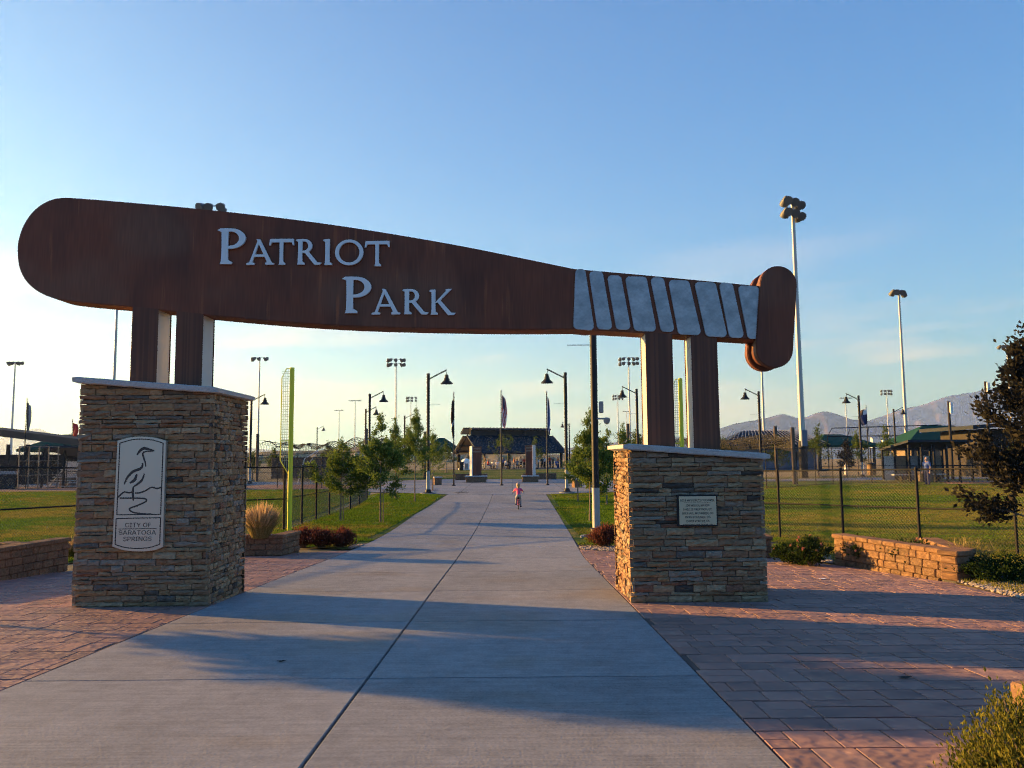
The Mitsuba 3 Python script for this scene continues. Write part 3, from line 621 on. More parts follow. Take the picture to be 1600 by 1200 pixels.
# ------------------------------------------------------------------ low block walls (planters)
def block_wall(name, label, pts, h, seed, thick=0.24, rows=3, cap=0.07, group=None, category='planter wall', inner=1.0):
    "a dry-laid wall of split-faced blocks along the points, with a row of cap stones"
    r = np.random.default_rng(seed); root = thing(name, label, category, group)
    core = MB()
    for a, b in zip(pts[:-1], pts[1:]):
        a, b = np.asarray(a, float), np.asarray(b, float); L = np.hypot(*(b - a)); d = (b - a) / L; nrm = np.array([d[1], -d[0]]); ang = math.atan2(d[1], d[0])
        ca, cb = a - nrm * thick / 2, b - nrm * thick / 2; mid = (ca + cb) / 2
        z0 = min(g(a[1]), g(b[1])) - 0.1; zt = max(g(a[1]), g(b[1])) + h
        core.box((mid[0], mid[1], (z0 + zt - cap) / 2), (L - 0.05, thick - 0.07, zt - cap - z0 - .012), ang)
        rh = (h - cap) / rows
        for k in range(-1, rows):
            u = 0.0
            while u < L - 1e-6:
                w = r.choice([0.14, 0.22, 0.26, 0.30]);
                if L - u - w < 0.1: w = L - u
                c = a + d * (u + w / 2) - nrm * (thick / 2 - r.uniform(0, .012)); z = zt - cap - (rows - k) * rh + rh / 2
                if z + rh / 2 > g(c[1]) + .01:
                    m = MB(); v, f = trimesh.remesh.subdivide(*chbox((w - .008, thick, rh - .006), .012))
                    v = v + (meshkit.noise(v * 14 + r.random(3) * 90)[:, None] - .5) * [0.006, 0.014, 0.003]
                    c_, s_ = math.cos(ang), math.sin(ang); v = v @ np.array([[c_, s_, 0], [-s_, c_, 0], [0, 0, 1]])
                    m.add(v + [c[0], c[1], z], f, (r.random(), r.random())); m.part('block', 'block_mat', root)
                u += w
        u = -0.03
        while u < L + .03 - 1e-6:
            w = r.uniform(0.28, 0.36);
            if L + .03 - u - w < 0.12: w = L + .03 - u
            c = a + d * (u + w / 2) - nrm * (thick / 2)
            m = MB(); m.box((c[0], c[1], zt - cap / 2 + r.normal(0, .001)), (w - .005, thick + .05, cap), ang, .012, (r.random() * .5, r.random())); m.part('cap_stone', 'block_mat', root)
            u += w
    core.part('core', 'mortar_mat', root)
    return root
A, B = G(1304, 881)[:2], G(1497, 909)[:2]
block_wall('block_planter', 'sunlit tan block planter wall angled across the right paving, with flowers behind', [tuple(A), tuple(B), tuple(B + np.array([.42, .30])), tuple(B + np.array([.75, 1.9]))], 0.42, 31)
A2, B2 = G(106, 891)[:2], G(-40, 914)[:2]
block_wall('block_planter', 'shaded brown block planter wall left of the taller pillar', [tuple(B2 + (B2 - A2) * .6), tuple(A2), tuple(A2 + [-1.4, 0.6])], 0.44, 32)
a, b = G(376, 869)[:2], G(443, 868)[:2]; b[1] = a[1]
block_wall('block_planter', 'dark block planter behind the taller pillar, holding feathery grass', [(a[0] - .5, a[1]), (b[0], b[1]), (b[0] + .1, b[1] + 0.9)], 0.42, 33)
a = G(1206, 872)[:2]
block_wall('block_planter', 'brown block planter end peeping out behind the right pillar', [(2.4, a[1]), (a[0], a[1]), (a[0] + .1, a[1] + .9)], 0.40, 34)
c = P(1590, 1072, 3.9)
block_wall('block_planter', 'orange lit block planter corner at the right edge above the shrub', [(c[0] + 1.4, 4.35), (c[0], 3.9), (c[0] + .1, 3.35), (c[0] + .9, 2.6)][::-1][::-1], c[2] - g(3.9), 35, rows=2, cap=.09, thick=.22)

# ------------------------------------------------------------------ plants
def leaf_cloud(r, pos, axis, size, tone, up=0.3, fold=0.25, width=0.5):
    "one folded leaf (four triangles' worth of outline in two) at every point"
    n = len(pos); a = axis + r.normal(0, .5, (n, 3)); a /= np.linalg.norm(a, axis=1, keepdims=True)
    nn = r.normal(0, 1, (n, 3)) + [0, 0, up]; nn -= (nn * a).sum(1, keepdims=True) * a; nn /= np.linalg.norm(nn, axis=1, keepdims=True) + 1e-9
    b = np.cross(nn, a); s = size * r.uniform(.7, 1.3, (n, 1)); w = s * width
    v = np.stack([pos, pos + a * s * .45 + b * w * .5 + nn * fold * w, pos + a * s, pos + a * s * .45 - b * w * .5 + nn * fold * w], 1).reshape(-1, 3)
    k = np.arange(n)[:, None] * 4
    f = np.vstack([k + [[0, 1, 2]], k + [[0, 2, 3]]])
    t = np.repeat(np.column_stack([tone, r.random(n)]), 4, 0)
    return v, f, t
def tree(name, label, base, H, bole, rad, seed, n_limb=16, n_leaf=3500, leaf=0.075, lmat='leaf_mat', trunk_r=None, group=None, lean=0.0, profile=None, category='tree', stake=False, width=0.5, gap=.40):
    r = np.random.default_rng(seed); root = thing(name, label, category, group); base = np.asarray(base, float); tr = trunk_r or H * .012
    n = 9; ts = np.linspace(0, 1, n); wob = np.cumsum(r.normal(0, .012 * H / 4, (n, 2)), 0) * ts[:, None]
    spine = np.column_stack([base[0] + wob[:, 0] + lean * ts * H, base[1] + wob[:, 1], base[2] - .05 + ts * H * .96])
    m = MB(); m.tube(spine, tr * (1 - ts * .88) * np.where(ts < .05, 1.25, 1), 8); m.part('trunk', 'bark_mat', root, smooth=60)
    at = lambda h: np.array([np.interp(h, ts, spine[:, k]) for k in range(3)])
    prof = profile or (lambda t: (0.55 + 0.45 * np.sin(np.pi * min(1, t * 1.5 + .12))) * (1 - t) ** 0.55 + .06)
    limbs, segs = MB(), []
    for i in range(n_limb):
        t = (i + r.random() * .8) / n_limb; h = bole / H + (0.93 - bole / H) * t; s = at(h); az = i * 2.399 + r.normal(0, .3)
        L = rad * prof(t) * r.uniform(.75, 1.2); el = math.radians(r.uniform(22, 48) + 25 * t)
        d = np.array([math.cos(az) * math.cos(el), math.sin(az) * math.cos(el), math.sin(el)])
        q = s + d * L * np.linspace(0, 1, 5)[:, None] + np.column_stack([np.zeros(5), np.zeros(5), -.12 * L * np.linspace(0, 1, 5) ** 2]) + r.normal(0, .03 * L, (5, 3)) * np.linspace(0, 1, 5)[:, None]
        limbs.tube(q, tr * .34 * (1 - .8 * np.linspace(0, 1, 5)) * (1 - .5 * t), 4, False); segs.append(q)
        for _ in range(6):
            u = r.uniform(.25, .95); s2 = np.array([np.interp(u, np.linspace(0, 1, 5), q[:, k]) for k in range(3)])
            d2 = d * .6 + r.normal(0, .6, 3) + [0, 0, .35]; d2 /= np.linalg.norm(d2); L2 = L * r.uniform(.25, .5)
            q2 = s2 + d2 * L2 * np.linspace(0, 1, 4)[:, None]; limbs.tube(q2, tr * .12 * (1 - .7 * np.linspace(0, 1, 4)), 3, False); segs.append(q2)
    top = spine[-1] + np.array([[0, 0, 0], [r.normal(0, .03), 0, H * .02], [r.normal(0, .05), 0, H * .05]]); segs += [top, top, spine[-3:]]; limbs.tube(top, tr * .1, 3)
    limbs.part('limbs', 'bark_mat', root)
    lens = np.array([np.linalg.norm(q[-1] - q[0]) for q in segs]); pick = r.choice(len(segs), n_leaf, p=lens / lens.sum())
    u = r.uniform(.12, 1.0, n_leaf) ** .8; pos, ax = np.empty((n_leaf, 3)), np.empty((n_leaf, 3))
    for k, q in enumerate(segs):
        s = pick == k; uu = u[s] * (len(q) - 1)
        for j in range(3): pos[s, j] = np.interp(uu, np.arange(len(q)), q[:, j])
        d = q[-1] - q[0]; ax[s] = d / (np.linalg.norm(d) + 1e-9)
    pos += r.normal(0, leaf * .75, pos.shape); dens = meshkit.fbm(pos * 2.2 / max(rad, .3), 3, seed)
    keep = dens > gap; pos, ax = pos[keep], ax[keep]
    tone = np.clip(r.normal(.45, .25, len(pos)) , 0, 1)
    m = MB(); v, f, t = leaf_cloud(r, pos, ax, leaf, tone, width=width); m.add(v, f, t); m.part('crown', lmat, root)
    if stake:
        m = MB(); m.tube([[base[0] + .12, base[1] - .08, base[2] - .1], [base[0] + .10, base[1] - .08, base[2] + 1.1]], .018, 6); m.part('stake', 'wood_mat', root)
    m = MB(); rr = r.uniform(.28, .4, 14); an = np.arange(14) * 2 * np.pi / 14
    sheet(m, sg.Polygon(np.column_stack([base[0] + rr * np.cos(an), base[1] + rr * np.sin(an)])), 0.012); m.part('soil_ring', 'dirt_mat', root)
    return root
def from_px(px, base_y, top_y, w_px):
    b = G(px, base_y); s = b[1] / FPX; return b, (base_y - top_y) * s, w_px / 2 * s
GT = 'young trees on the lawn beside the path'
for i, (px, by, ty, cy, w, lab, nl, sd) in enumerate([
        (532, 814, 690, 776, 92, 'round leafy young tree beside the left fence, nearest the yellow pole', 4200, 101), (594, 817, 652, 770, 80, 'taller young tree on the left lawn next to the path', 4800, 102),
        (618, 779, 655, 745, 58, 'slim young tree behind the taller one on the left lawn', 3000, 103), (648, 784, 640, 742, 84, 'tall young tree in front of the left street lamp', 4600, 104),
        (676, 766, 668, 738, 46, 'small bright young tree just right of the left street lamp', 1800, 105),
        (922, 815, 645, 772, 88, 'broad young tree left of the dark pole on the right lawn', 4600, 106), (903, 784, 690, 756, 40, 'thin young tree at the edge of the right lawn near the right street lamp', 1800, 107),
        (948, 789, 664, 752, 70, 'young tree right of the dark pole, beside the sunlit pillar', 3600, 108), (975, 776, 664, 745, 50, 'young tree showing above the cap of the right pillar', 2400, 109)]):
    b, H, rad = from_px(px, by, ty, w); bole = (by - cy) * b[1] / FPX
    tree('young_tree', lab, b, H, bole, rad * 1.25, sd, 20, int(nl * 2.3), 0.085, trunk_r=.035, group=GT, stake=(i in (0, 1)))
# the dark plum tree by the right fence, cut by the frame
b = np.array([7.95, 11.6, g(11.6)])
tree('plum_tree', 'dark purple-leaved tree at the right edge of the photo', b, 4.05, .62, 1.6, 120, 38, 21000, .08, 'plum_leaf_mat', .05, profile=lambda t: (0.75 + .25 * math.sin(math.pi * min(1, t * 1.6))) * (1 - t) ** .45 + .05, width=.6, gap=.35)
# a like tree on the left, outside the frame: its shadow crosses the path
tree('plum_tree', 'leafy tree standing left of the photographer, outside the frame', (-11.0, 10.5, g(10.5)), 4.7, 1.75, 1.25, 121, 30, 14000, .15, 'plum_leaf_mat', .05, width=.6, gap=.2)

def shrub(name, label, c, rx, ry, rz, n, leaf, lmat, seed, group=None, spiky=0.0, flowers=0, stems=24, width=.5, category='shrub', droop=0.0):
    r = np.random.default_rng(seed); root = thing(name, label, category, group); c = np.asarray(c, float); st, segs = MB(), []
    for i in range(stems):
        az, k = r.uniform(0, 2 * np.pi), math.sqrt(r.random()) ; el = math.acos(min(.98, k * .98))
        tip = np.array([rx * k * math.cos(az), ry * k * math.sin(az), rz * math.sin(el) * r.uniform(.75, 1.08) + .02])
        q = c + np.array([0.18 * tip * [1, 1, 0], tip * [.5, .5, .62], tip]); st.tube(q, [.008, .006, .003], 4, False); segs.append(q)
    st.part('stems', 'bark_mat', root)
    k = r.integers(0, stems, n); u = r.uniform(.08, 1, n) ** .7 * 2; S = np.array(segs); i0 = np.minimum(u.astype(int), 1); fr = (u - i0)[:, None]
    pos = S[k, i0] * (1 - fr) + S[k, i0 + 1] * fr + r.normal(0, 1, (n, 3)) * [rx * .12, ry * .12, rz * .06]; ax = S[k, 2] - S[k, 1]; ax /= np.linalg.norm(ax, axis=1, keepdims=True)
    pos[:, 2] = np.maximum(pos[:, 2], g(pos[:, 1]) + .01)
    if spiky: ax = ax * .4 + [0, 0, spiky]
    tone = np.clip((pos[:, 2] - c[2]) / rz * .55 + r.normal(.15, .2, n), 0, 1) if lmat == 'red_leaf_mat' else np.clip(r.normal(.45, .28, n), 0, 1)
    m = MB(); v, f, t = leaf_cloud(r, pos, ax, leaf, tone, width=width); m.add(v, f, t); m.part('foliage', lmat, root)
    if flowers:
        m = MB()
        for i in range(flowers):
            q = segs[i % stems][2] + r.normal(0, 1, 3) * [rx * .15, ry * .15, .03] + [0, 0, .02]; nn = 14
            v, f, t = leaf_cloud(r, np.repeat(q[None], nn, 0) + r.normal(0, .006, (nn, 3)), r.normal(0, 1, (nn, 3)) + [0, 0, .5], .028, r.random(nn), width=.9); m.add(v, f, t)
        m.part('blossoms', 'petal_mat', root, kind='stuff')
    return root
GH = 'red barberry shrubs along the paving'
b1, b2 = G(470, 860), G(527, 859)
for px, lab, s in ((466, 'reddish barberry shrub touching the dark planter, left one of the hedge', 1), (496, 'reddish barberry shrub in the middle of the hedge', 2), (527, 'rounded reddish barberry shrub at the path end of the hedge', 3)):
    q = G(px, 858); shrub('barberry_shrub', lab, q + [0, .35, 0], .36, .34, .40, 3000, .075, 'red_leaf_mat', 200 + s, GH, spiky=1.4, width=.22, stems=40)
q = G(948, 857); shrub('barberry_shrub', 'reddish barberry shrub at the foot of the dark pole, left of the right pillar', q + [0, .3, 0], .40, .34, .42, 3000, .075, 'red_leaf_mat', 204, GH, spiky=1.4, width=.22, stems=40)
# feathery grass in the planter
def feather_grass(label, c, h, rad, n, seed, lm='straw_mat'):
    r = np.random.default_rng(seed); root = thing('feather_grass', label, 'ornamental grass')
    for name, nn, hh, w, mt in (('blades', n, h * .8, .007, lm), ('plumes', n // 4, h, .016, 'plume_mat')):
        az = r.uniform(0, 2 * np.pi, nn); k = np.sqrt(r.random(nn)); b = np.column_stack([c[0] + rad * .55 * k * np.cos(az), c[1] + rad * .55 * k * np.sin(az), np.full(nn, c[2])])
        out = np.column_stack([np.cos(az), np.sin(az), az * 0]) * (rad * k * r.uniform(.6, 1.2, nn))[:, None]; H = (hh * r.uniform(.6, 1.05, nn) * (1 - .25 * k))[:, None] * [0, 0, 1.0]
        side = np.column_stack([-np.sin(az + r.normal(0, 1, nn)), np.cos(az), az * 0]) * w / 2
        p0, p1, p2 = b, b + out * .35 + H * .6, b + out + H; wide = .6 if name == 'blades' else 1.4
        st = .62 if name == 'plumes' else 0.0; s0 = p0 + (p1 - p0) * st * 1.5 if st else p0
        v = np.stack([s0 - side * .3, s0 + side * .3, p1 + side * wide, p1 - side * wide, p2], 1).reshape(-1, 3); kk = np.arange(nn)[:, None] * 5
        f = np.vstack([kk + [[0, 1, 2]], kk + [[0, 2, 3]], kk + [[3, 2, 4]]]); m = MB(); m.add(v, f, np.repeat(np.column_stack([r.random(nn), r.random(nn)]), 5, 0)); m.part(name, mt, root, kind='stuff')
q = P(407, 837, 16.2); feather_grass('straw-coloured feathery grass clump in the planter behind the left pillar', (q[0], 16.2, g(16.2) + .36), .80, .30, 3800, 301)
q = G(118, 872); feather_grass('yellow-green grass tuft between the left planter and the pillar', (q[0], q[1], q[2]), .52, .28, 1400, 302, 'yellow_leaf_mat')
GF = 'pink flowering shrubs in the right bed'
for px, by, y, rx, rz, fl, lab, s in ((1232, 872, 13.9, .36, .34, 2, 'low dark shrub just right of the right pillar', 1), (1262, 876, 13.5, .36, .47, 12, 'tall pink flowering shrub left of the sunlit planter', 2), (1340, 0, 13.4, .34, .46, 9, 'pink flowering shrub behind the far end of the sunlit planter', 3),
        (1412, 0, 12.5, .40, .48, 10, 'pink flowering shrub behind the middle of the sunlit planter', 4)):
    q = GX(px, y); shrub('flowering_shrub', lab, q, rx, rx, rz, 2600, .05, 'shrub_leaf_mat', 210 + s, GF, flowers=fl)
q = GX(1506, 11.9); shrub('grassy_perennial', 'arching grassy plant behind the near end of the sunlit planter', q, .42, .3, .50, 500, .14, 'straw_mat', 221, spiky=.3, width=.08, category='plant')
q = GX(1553, 11.2); shrub('juniper', 'low dark spreading juniper right of the sunlit planter', q, .62, .5, .36, 3600, .05, 'shrub_leaf_mat', 222)
shrub('yellow_green_shrub', 'yellow-green upright shrub in the lower right corner', (1.95, 3.02, g(3.0) + .02), .33, .33, .56, 48000, .020, 'yellow_leaf_mat', 223, spiky=1.2, stems=170)
bed = structure('planting_bed'); m = MB()
sheet(m, sg.Polygon([G(*k)[:2] for k in ((1204, 868), (1300, 881), (1308, 873), (1440, 850), (1440, 842), (1204, 846))]).buffer(0), .006)
sheet(m, sg.Polygon([(1.92, 1.2), (2.27, 2.88), (2.92, 3.38), (9.5, 3.58), (9.5, 1.2)]), .006); m.part('soil', 'dark_brown_mat', bed)
m = MB(); sheet(m, sg.Polygon([G(*k)[:2] for k in ((545, 858), (560, 855.5), (600, 849), (572, 849), (543, 851.5))]).buffer(0).difference(path_poly), .004); sheet(m, sg.Polygon([G(*k)[:2] for k in ((1492, 910), (1620, 944), (1720, 944), (1640, 906), (1540, 893))]).buffer(0), .004)
sheet(m, sg.Polygon([G(*k)[:2] for k in ((903, 853), (908, 859), (965, 862), (965, 852))]).buffer(0).difference(path_poly), .004); m.part('bare_earth', 'brown_mat', bed)
# pebbles in the beds
def pebbles(polys, n, size, seed):
    r = np.random.default_rng(seed); ico = trimesh.creation.icosphere(0); V, F = np.asarray(ico.vertices), np.asarray(ico.faces); m = MB(); tot = sum(p.area for p in polys)
    for p in polys:
        b = p.bounds; k = 0
        while k < n * p.area / tot:
            x, y = r.uniform(b[0], b[2]), r.uniform(b[1], b[3])
            if not p.contains(sg.Point(x, y)): continue
            s = size * r.uniform(.55, 1.35); v = V * r.uniform(.6, 1.1, 3) * [1, 1, .7] * s + r.normal(0, .1 * s, V.shape)
            m.add(v + [x, y, g(y) + .3 * s], F, (r.random(), r.random())); k += 1
    root = thing('pebble_bed', 'loose pale pebbles lying in the beds beside the paving', 'pebbles', kind='stuff'); m.part('pebbles', 'gravel_mat', root, kind='stuff')
pebbles([sg.Polygon([G(*k)[:2] for k in q]).buffer(0).difference(path_poly) for q in (((1215, 866), (1300, 880.5), (1300, 868), (1215, 860)), ((1496, 910), (1620, 943), (1700, 943), (1620, 908), (1540, 896)), ((547, 858), (560, 855), (598, 849), (560, 852)), ((904, 854), (908, 859), (965, 862), (965, 853)))], 2600, .028, 41)

# blades of grass on the lawns: patches of blades, set side by side
def grass_patch(seed, n=420, size=1.0, h=.055):
    r = np.random.default_rng(seed); b = np.column_stack([r.uniform(-.5, .5, n) * size, r.uniform(-.5, .5, n) * size, np.zeros(n)]); az = r.uniform(0, 2 * np.pi, n)
    s = np.column_stack([np.cos(az), np.sin(az), az * 0]) * .010; H = (h * r.uniform(.5, 1.25, n))[:, None] * [0, 0, 1.0] + r.normal(0, .022, (n, 3)) * [1, 1, 0]
    v = np.stack([b - s, b + s, b + H], 1).reshape(-1, 3); m = MB(); m.add(v, np.arange(3 * n).reshape(-1, 3), np.repeat(np.column_stack([r.random(n), r.random(n)]), 3, 0)); return m
for k in range(3):
    scene[f'grass_source_{k}'] = {'type': 'shapegroup', 'blades': grass_patch(400 + k, 1100, 1.02).ply('blade_mat')}
    scene[f'grass_edge_source_{k}'] = {'type': 'shapegroup', 'blades': grass_patch(420 + k, 80, .26).ply('blade_mat')}
    scene[f'grass_tuft_source_{k}'] = {'type': 'shapegroup', 'blades': grass_patch(410 + k, 300, .51).ply('blade_mat')}
r = np.random.default_rng(77); labels['grass'] = {'kind': 'stuff', 'label': 'short mown grass of the lawns', 'category': 'grass'}
ni = 0
turf = shapely.union_all([strip_l.buffer(-.03), strip_r.buffer(-.03), field_l.buffer(-.05), field_r.buffer(-.05)]); shapely.prepare(turf)
def turf_at(x, y, src):
    global ni
    ni += 1
    scene[f'grass__{ni:03d}'] = {'type': 'instance', 'group': {'type': 'ref', 'id': f'{src}_{ni % 3}'}, 'to_world': T().translate([float(x), float(y), float(g(y))]).rotate([1, 0, 0], math.degrees(math.atan(float(g(y + .5) - g(y - .5))))).rotate([0, 0, 1], float(r.integers(0, 4) * 90))}
for x in np.arange(-34, 36, 1.0):
    for y in np.arange(8, 50, 1.0):
        if not -90 < 800 + x / y * FPX < 1690: continue
        if turf.contains(sg.box(x - .5, y - .5, x + .5, y + .5)): turf_at(x, y, 'grass_source')
        else:
            for dx in (-.25, .25):
                for dy in (-.25, .25):
                    if turf.contains(sg.box(x + dx - .25, y + dy - .25, x + dx + .25, y + dy + .25)): turf_at(x + dx, y + dy, 'grass_tuft_source')
                    elif y < 42:
                        for ex in (-.125, .125):
                            for ey in (-.125, .125):
                                if turf.contains(sg.box(x + dx + ex - .11, y + dy + ey - .11, x + dx + ex + .11, y + dy + ey + .11)): turf_at(x + dx + ex, y + dy + ey, 'grass_edge_source')

# ------------------------------------------------------------------ chain-link fences
def chain_link(m, a, b, z0, h, pitch, rw):
    "straight diagonal wires both ways between the points a and b (ground), from z0 above the ground to h"
    L = np.hypot(b[0] - a[0], b[1] - a[1]); d = (np.array([b[0] - a[0], b[1] - a[1], b[2] - a[2]])) / L
    V, F = [], []
    for sgn in (1, -1):
        for s in np.arange(-h, L + h, pitch):
            u0, u1 = (s, s + h) if sgn > 0 else (s + h, s)
            lo, hi = 0.0, 1.0
            for e0, e1 in ((u0, u1),):
                t0, t1 = (0 - e0) / (e1 - e0), (L - e0) / (e1 - e0); lo, hi = max(lo, min(t0, t1)), min(hi, max(t0, t1))
            if hi - lo < 1e-3: continue
            p = a + d * (u0 + (u1 - u0) * lo) + [0, 0, z0 + (h - z0) * lo]; q = a + d * (u0 + (u1 - u0) * hi) + [0, 0, z0 + (h - z0) * hi]
            v, f = tubem([p, q], rw, 3, False); m.add(v, f)
def fence(label, pts, H, post_r=.03, rails=(1.0,), pitch=.075, rw=.0028, spacing=None, group=None, post_extra=0.03, mat='fence_mat', wire='wire_mat', category='fence'):
    root = thing('chain_link_fence', label, category, group); P3 = [np.array([p[0], p[1], g(p[1])]) for p in pts]
    if spacing:
        Q = []
        for a, b in zip(P3[:-1], P3[1:]):
            n = max(1, round(np.linalg.norm(b - a) / spacing)); Q += [np.array([*(a + (b - a) * k / n)[:2], g((a + (b - a) * k / n)[1])]) for k in range(n)]
        P3 = Q + [P3[-1]]
    for p in P3:
        m = MB(); m.tube([p - [0, 0, .1], p + [0, 0, H + post_extra]], post_r, 8); m.lathe(p + [0, 0, H + post_extra], [(post_r * 1.25, -.03), (post_r * 1.2, .01), (0.001, .035)], 8); m.part('post', mat, root, smooth=50)
    for k in rails:
        m = MB(); m.tube([p + [0, 0, H * k] for p in P3], post_r * (.62 if k == 1.0 or 'away' not in label else .4), 6); m.part('rail', mat, root, smooth=60)
    m = MB()
    for a, b in zip(P3[:-1], P3[1:]): chain_link(m, a, b, .03, H, pitch, rw)
    m.part('wire_mesh', wire, root, kind='stuff'); return root
xy = lambda px, y: tuple(GX(px, y)[:2])
fence('waist-high black chain-link fence before the right ball field', [xy(1120, 20.6), xy(1214, 19.4), xy(1312, 17.9), xy(1430, 16.2), xy(1580, 15.0), (9.9, 9.5), (10.2, 6)], 1.64, rails=(1.0, .52))
fence('black chain-link fence along the left field, from the frame edge to the yellow pole', [(-11.9, 14.5), (-11.3, 17.2), xy(125, 19.6), xy(290, 21.5), xy(445, 23.3)], 1.85, rails=(1.0, .5), post_r=.035)
fence('black chain-link fence running away along the left lawn', [xy(445.5, 23.45)] + [xy(p, y) for p, y in ((473, 25.5), (495, 27.3), (515.5, 29.6), (548, 32.8), (562, 35.6), (574, 39.0))], 1.85, rails=(1.0, .5), post_r=.035)
fence('far black fence behind the left field', [(-75, 57), (-40, 56), (-9.6, 52), (-9.2, 46)], 2.0, rails=(1.0, .5), spacing=3.0, pitch=.12, rw=.003)
fence('taller black fence behind the right field', [xy(1196, 46), xy(1213, 46.5), xy(1300, 52), xy(1420, 53), xy(1500, 52), (44, 50), (60, 48)], 2.3, rails=(1.0, .5, .02), spacing=2.6, pitch=.12, rw=.0032)
fence('grey fence crossing beyond the left lawn trees', [(-22, 68), (-9, 62.5)], 1.9, rails=(1.0, .55), spacing=2.6, pitch=.12, rw=.003)

# ------------------------------------------------------------------ yellow foul poles
def foul_pole(label, c, H, wing, z0, s):
    root = thing('foul_pole', label, 'foul pole', 'yellow foul poles'); c = np.asarray(c, float); r0 = .07
    m = MB(); m.tube([c - [0, 0, .1], c + [0, 0, H]], r0, 12); m.lathe(c + [0, 0, H], [(r0, 0), (r0 * .8, .02), (.001, .03)], 12); m.part('pole', 'yellow_mat', root, smooth=50)
    w = wing * s; e = c + [w, 0, 0]
    fr = [c + [.05 * s, 0, z0 - .42], e + [0, 0, z0], e + [0, 0, H * .94], e + [-.45 * w, 0, H - .01], c + [0, 0, H - .01]]
    m = MB(); m.tube(fr, .016, 6); m.tube([c + [0, 0, H * .55], e + [0, 0, H * .55]], .02, 6); m.part('wing_frame', 'yellow_mat', root, smooth=50)
    m = MB()
    for k in np.arange(.06, abs(w) + .01, .06):
        top = H - .02 if k < .55 * abs(w) else H - .02 - (k - .55 * abs(w)) / (.45 * abs(w)) * H * .058
        m.tube([c + [k * s, 0, z0 - .42 * (1 - k / abs(w))], c + [k * s, 0, top]], .0075, 3, False)
    for z in np.arange(z0, H * .985, .075): m.tube([c + [0, 0, z], e + [0, 0, z]], .0075, 3, False)
    m.part('wing_mesh', 'wing_mat', root, kind='stuff'); return root
q = G(452, 830); foul_pole('yellow foul pole with mesh wing at the corner of the left fence', q, (830 - 577) / FPX * q[1], .30, 2.05, -1)
q = GX(1066, 25.0); foul_pole('yellow foul pole seen between the legs on the right pillar', q, P(1062, 592, 25)[2] - q[2], .26, 1.9, -1)

# ------------------------------------------------------------------ tall floodlight poles
def flood_pole(label, px, top_px, H, rows, n, r0=.16, spread=1.5, turn=0.0, base=None, group='tall floodlight poles', flat=False, mat='light_pole_mat', low=None):
    root = thing('floodlight_pole', label, 'floodlight pole', group)
    y = 30.0
    for _ in range(60): y = (H + g(y) - EYE[2]) / max(((P(px, top_px, 1.0)[2] - EYE[2])), 1e-3)
    c = np.array([P(px, top_px, y)[0], y, g(y)])
    m = MB(); m.tube([c - [0, 0, .2], c + [0, 0, H * .3], c + [0, 0, H]], [r0, r0 * .86, r0 * .5], 10); m.part('pole', mat, root, smooth=60)
    if low:
        m = MB(); m.tube([c - [0, 0, .1], c + [0, 0, low]], r0 * 1.3, 10); m.part('base_sleeve', 'black_mat', root, smooth=60)
    ct, st = math.cos(turn), math.sin(turn)
    if flat:
        m = MB(); m.box(c + [0, 0, H], (spread * 2, .12, .10)); m.part('crossarm', mat, root)
        for k in (-1, 1):
            m = MB(); m.box(c + [k * spread * .8, -.1, H - .02], (.7, .5, .12), ch=.03); m.part('lamp', 'grey_mat', root)
        return c
    for k in range(rows):
        z = H - .15 - k * .95; m = MB(); m.tube([c + [-spread * ct, -spread * st, z], c + [spread * ct, spread * st, z]], .05, 6); m.part('crossarm', 'grey_mat', root)
        for i in range(n):
            u = (i / (n - 1) * 2 - 1) * spread; aim = np.array([.5 * np.sign(u) * (i % 2), -1 if i % 3 else .8, -.55]); aim /= np.linalg.norm(aim)
            p = c + [u * ct, u * st, z + .02]; m = MB(); e = p + aim * .75
            m.tube([p - aim * .12, p, p + aim * .22, p + aim * .5, e], [.07, .17, .24, .33, .37], 12); m.part('lamp', 'lamp_head_mat', root, smooth=50)
    m = MB(); m.box(c + [.0, -r0 - .12, 3.2], (.45, .3, 1.3), ch=.02); m.part('control_box', 'blue_grey_mat', root)
    return c
flood_pole('thick floodlight pole rising behind the bat knob on the right', 1238, 311, 23.0, 2, 5, .26, 1.15, .8, low=3.0)
flood_pole('floodlight pole right of the knob against plain sky, second tallest', 1404, 453, 22.0, 1, 4, .22, .95, .5)
flood_pole('floodlight pole at the right edge above the plum tree', 1573, 539, 22.0, 1, 6, .22, 1.3, .1)
flood_pole('slim floodlight pole over the right field trees', 1385, 609, 22.0, 2, 4, .2, 1.5, .1)
flood_pole('floodlight pole hidden by the knob, only its shaft showing below', 1187, 492, 22.0, 2, 4, .2, 1.3)
flood_pole('floodlight pole seen left of the right-hand legs', 982, 558, 22.0, 2, 5, .2, 1.7, -.1)
flood_pole('small distant floodlight pole left of the right legs', 965, 617, 22.0, 2, 4, .2, 1.4)
flood_pole('floodlight pole in the middle of the left trees', 619, 560, 22.0, 2, 5, .2, 1.7, .1)
flood_pole('small distant floodlight pole left of the tall left street lamp', 642, 620, 22.0, 2, 4, .2, 1.4)
flood_pole('floodlight pole between the left pillar and the yellow foul pole', 406, 558, 22.0, 1, 5, .2, 1.6)
flood_pole('floodlight pole at the left edge of the photo', 24, 565, 22.0, 1, 6, .26, 1.5, mat='pale_mat')
flood_pole('floodlight pole whose lamps peep over the top of the bat', 330, 319, 23.0, 1, 5, .24, 1.0)
flood_pole('floodlight pole whose shaft shows left of the left legs', 186, 400, 23.0, 1, 4, .17, .8)
flood_pole('flat-headed car park light left of its taller twin', 530, 641, 11.0, 0, 0, .1, .7, flat=True, group='flat-headed car park lights')
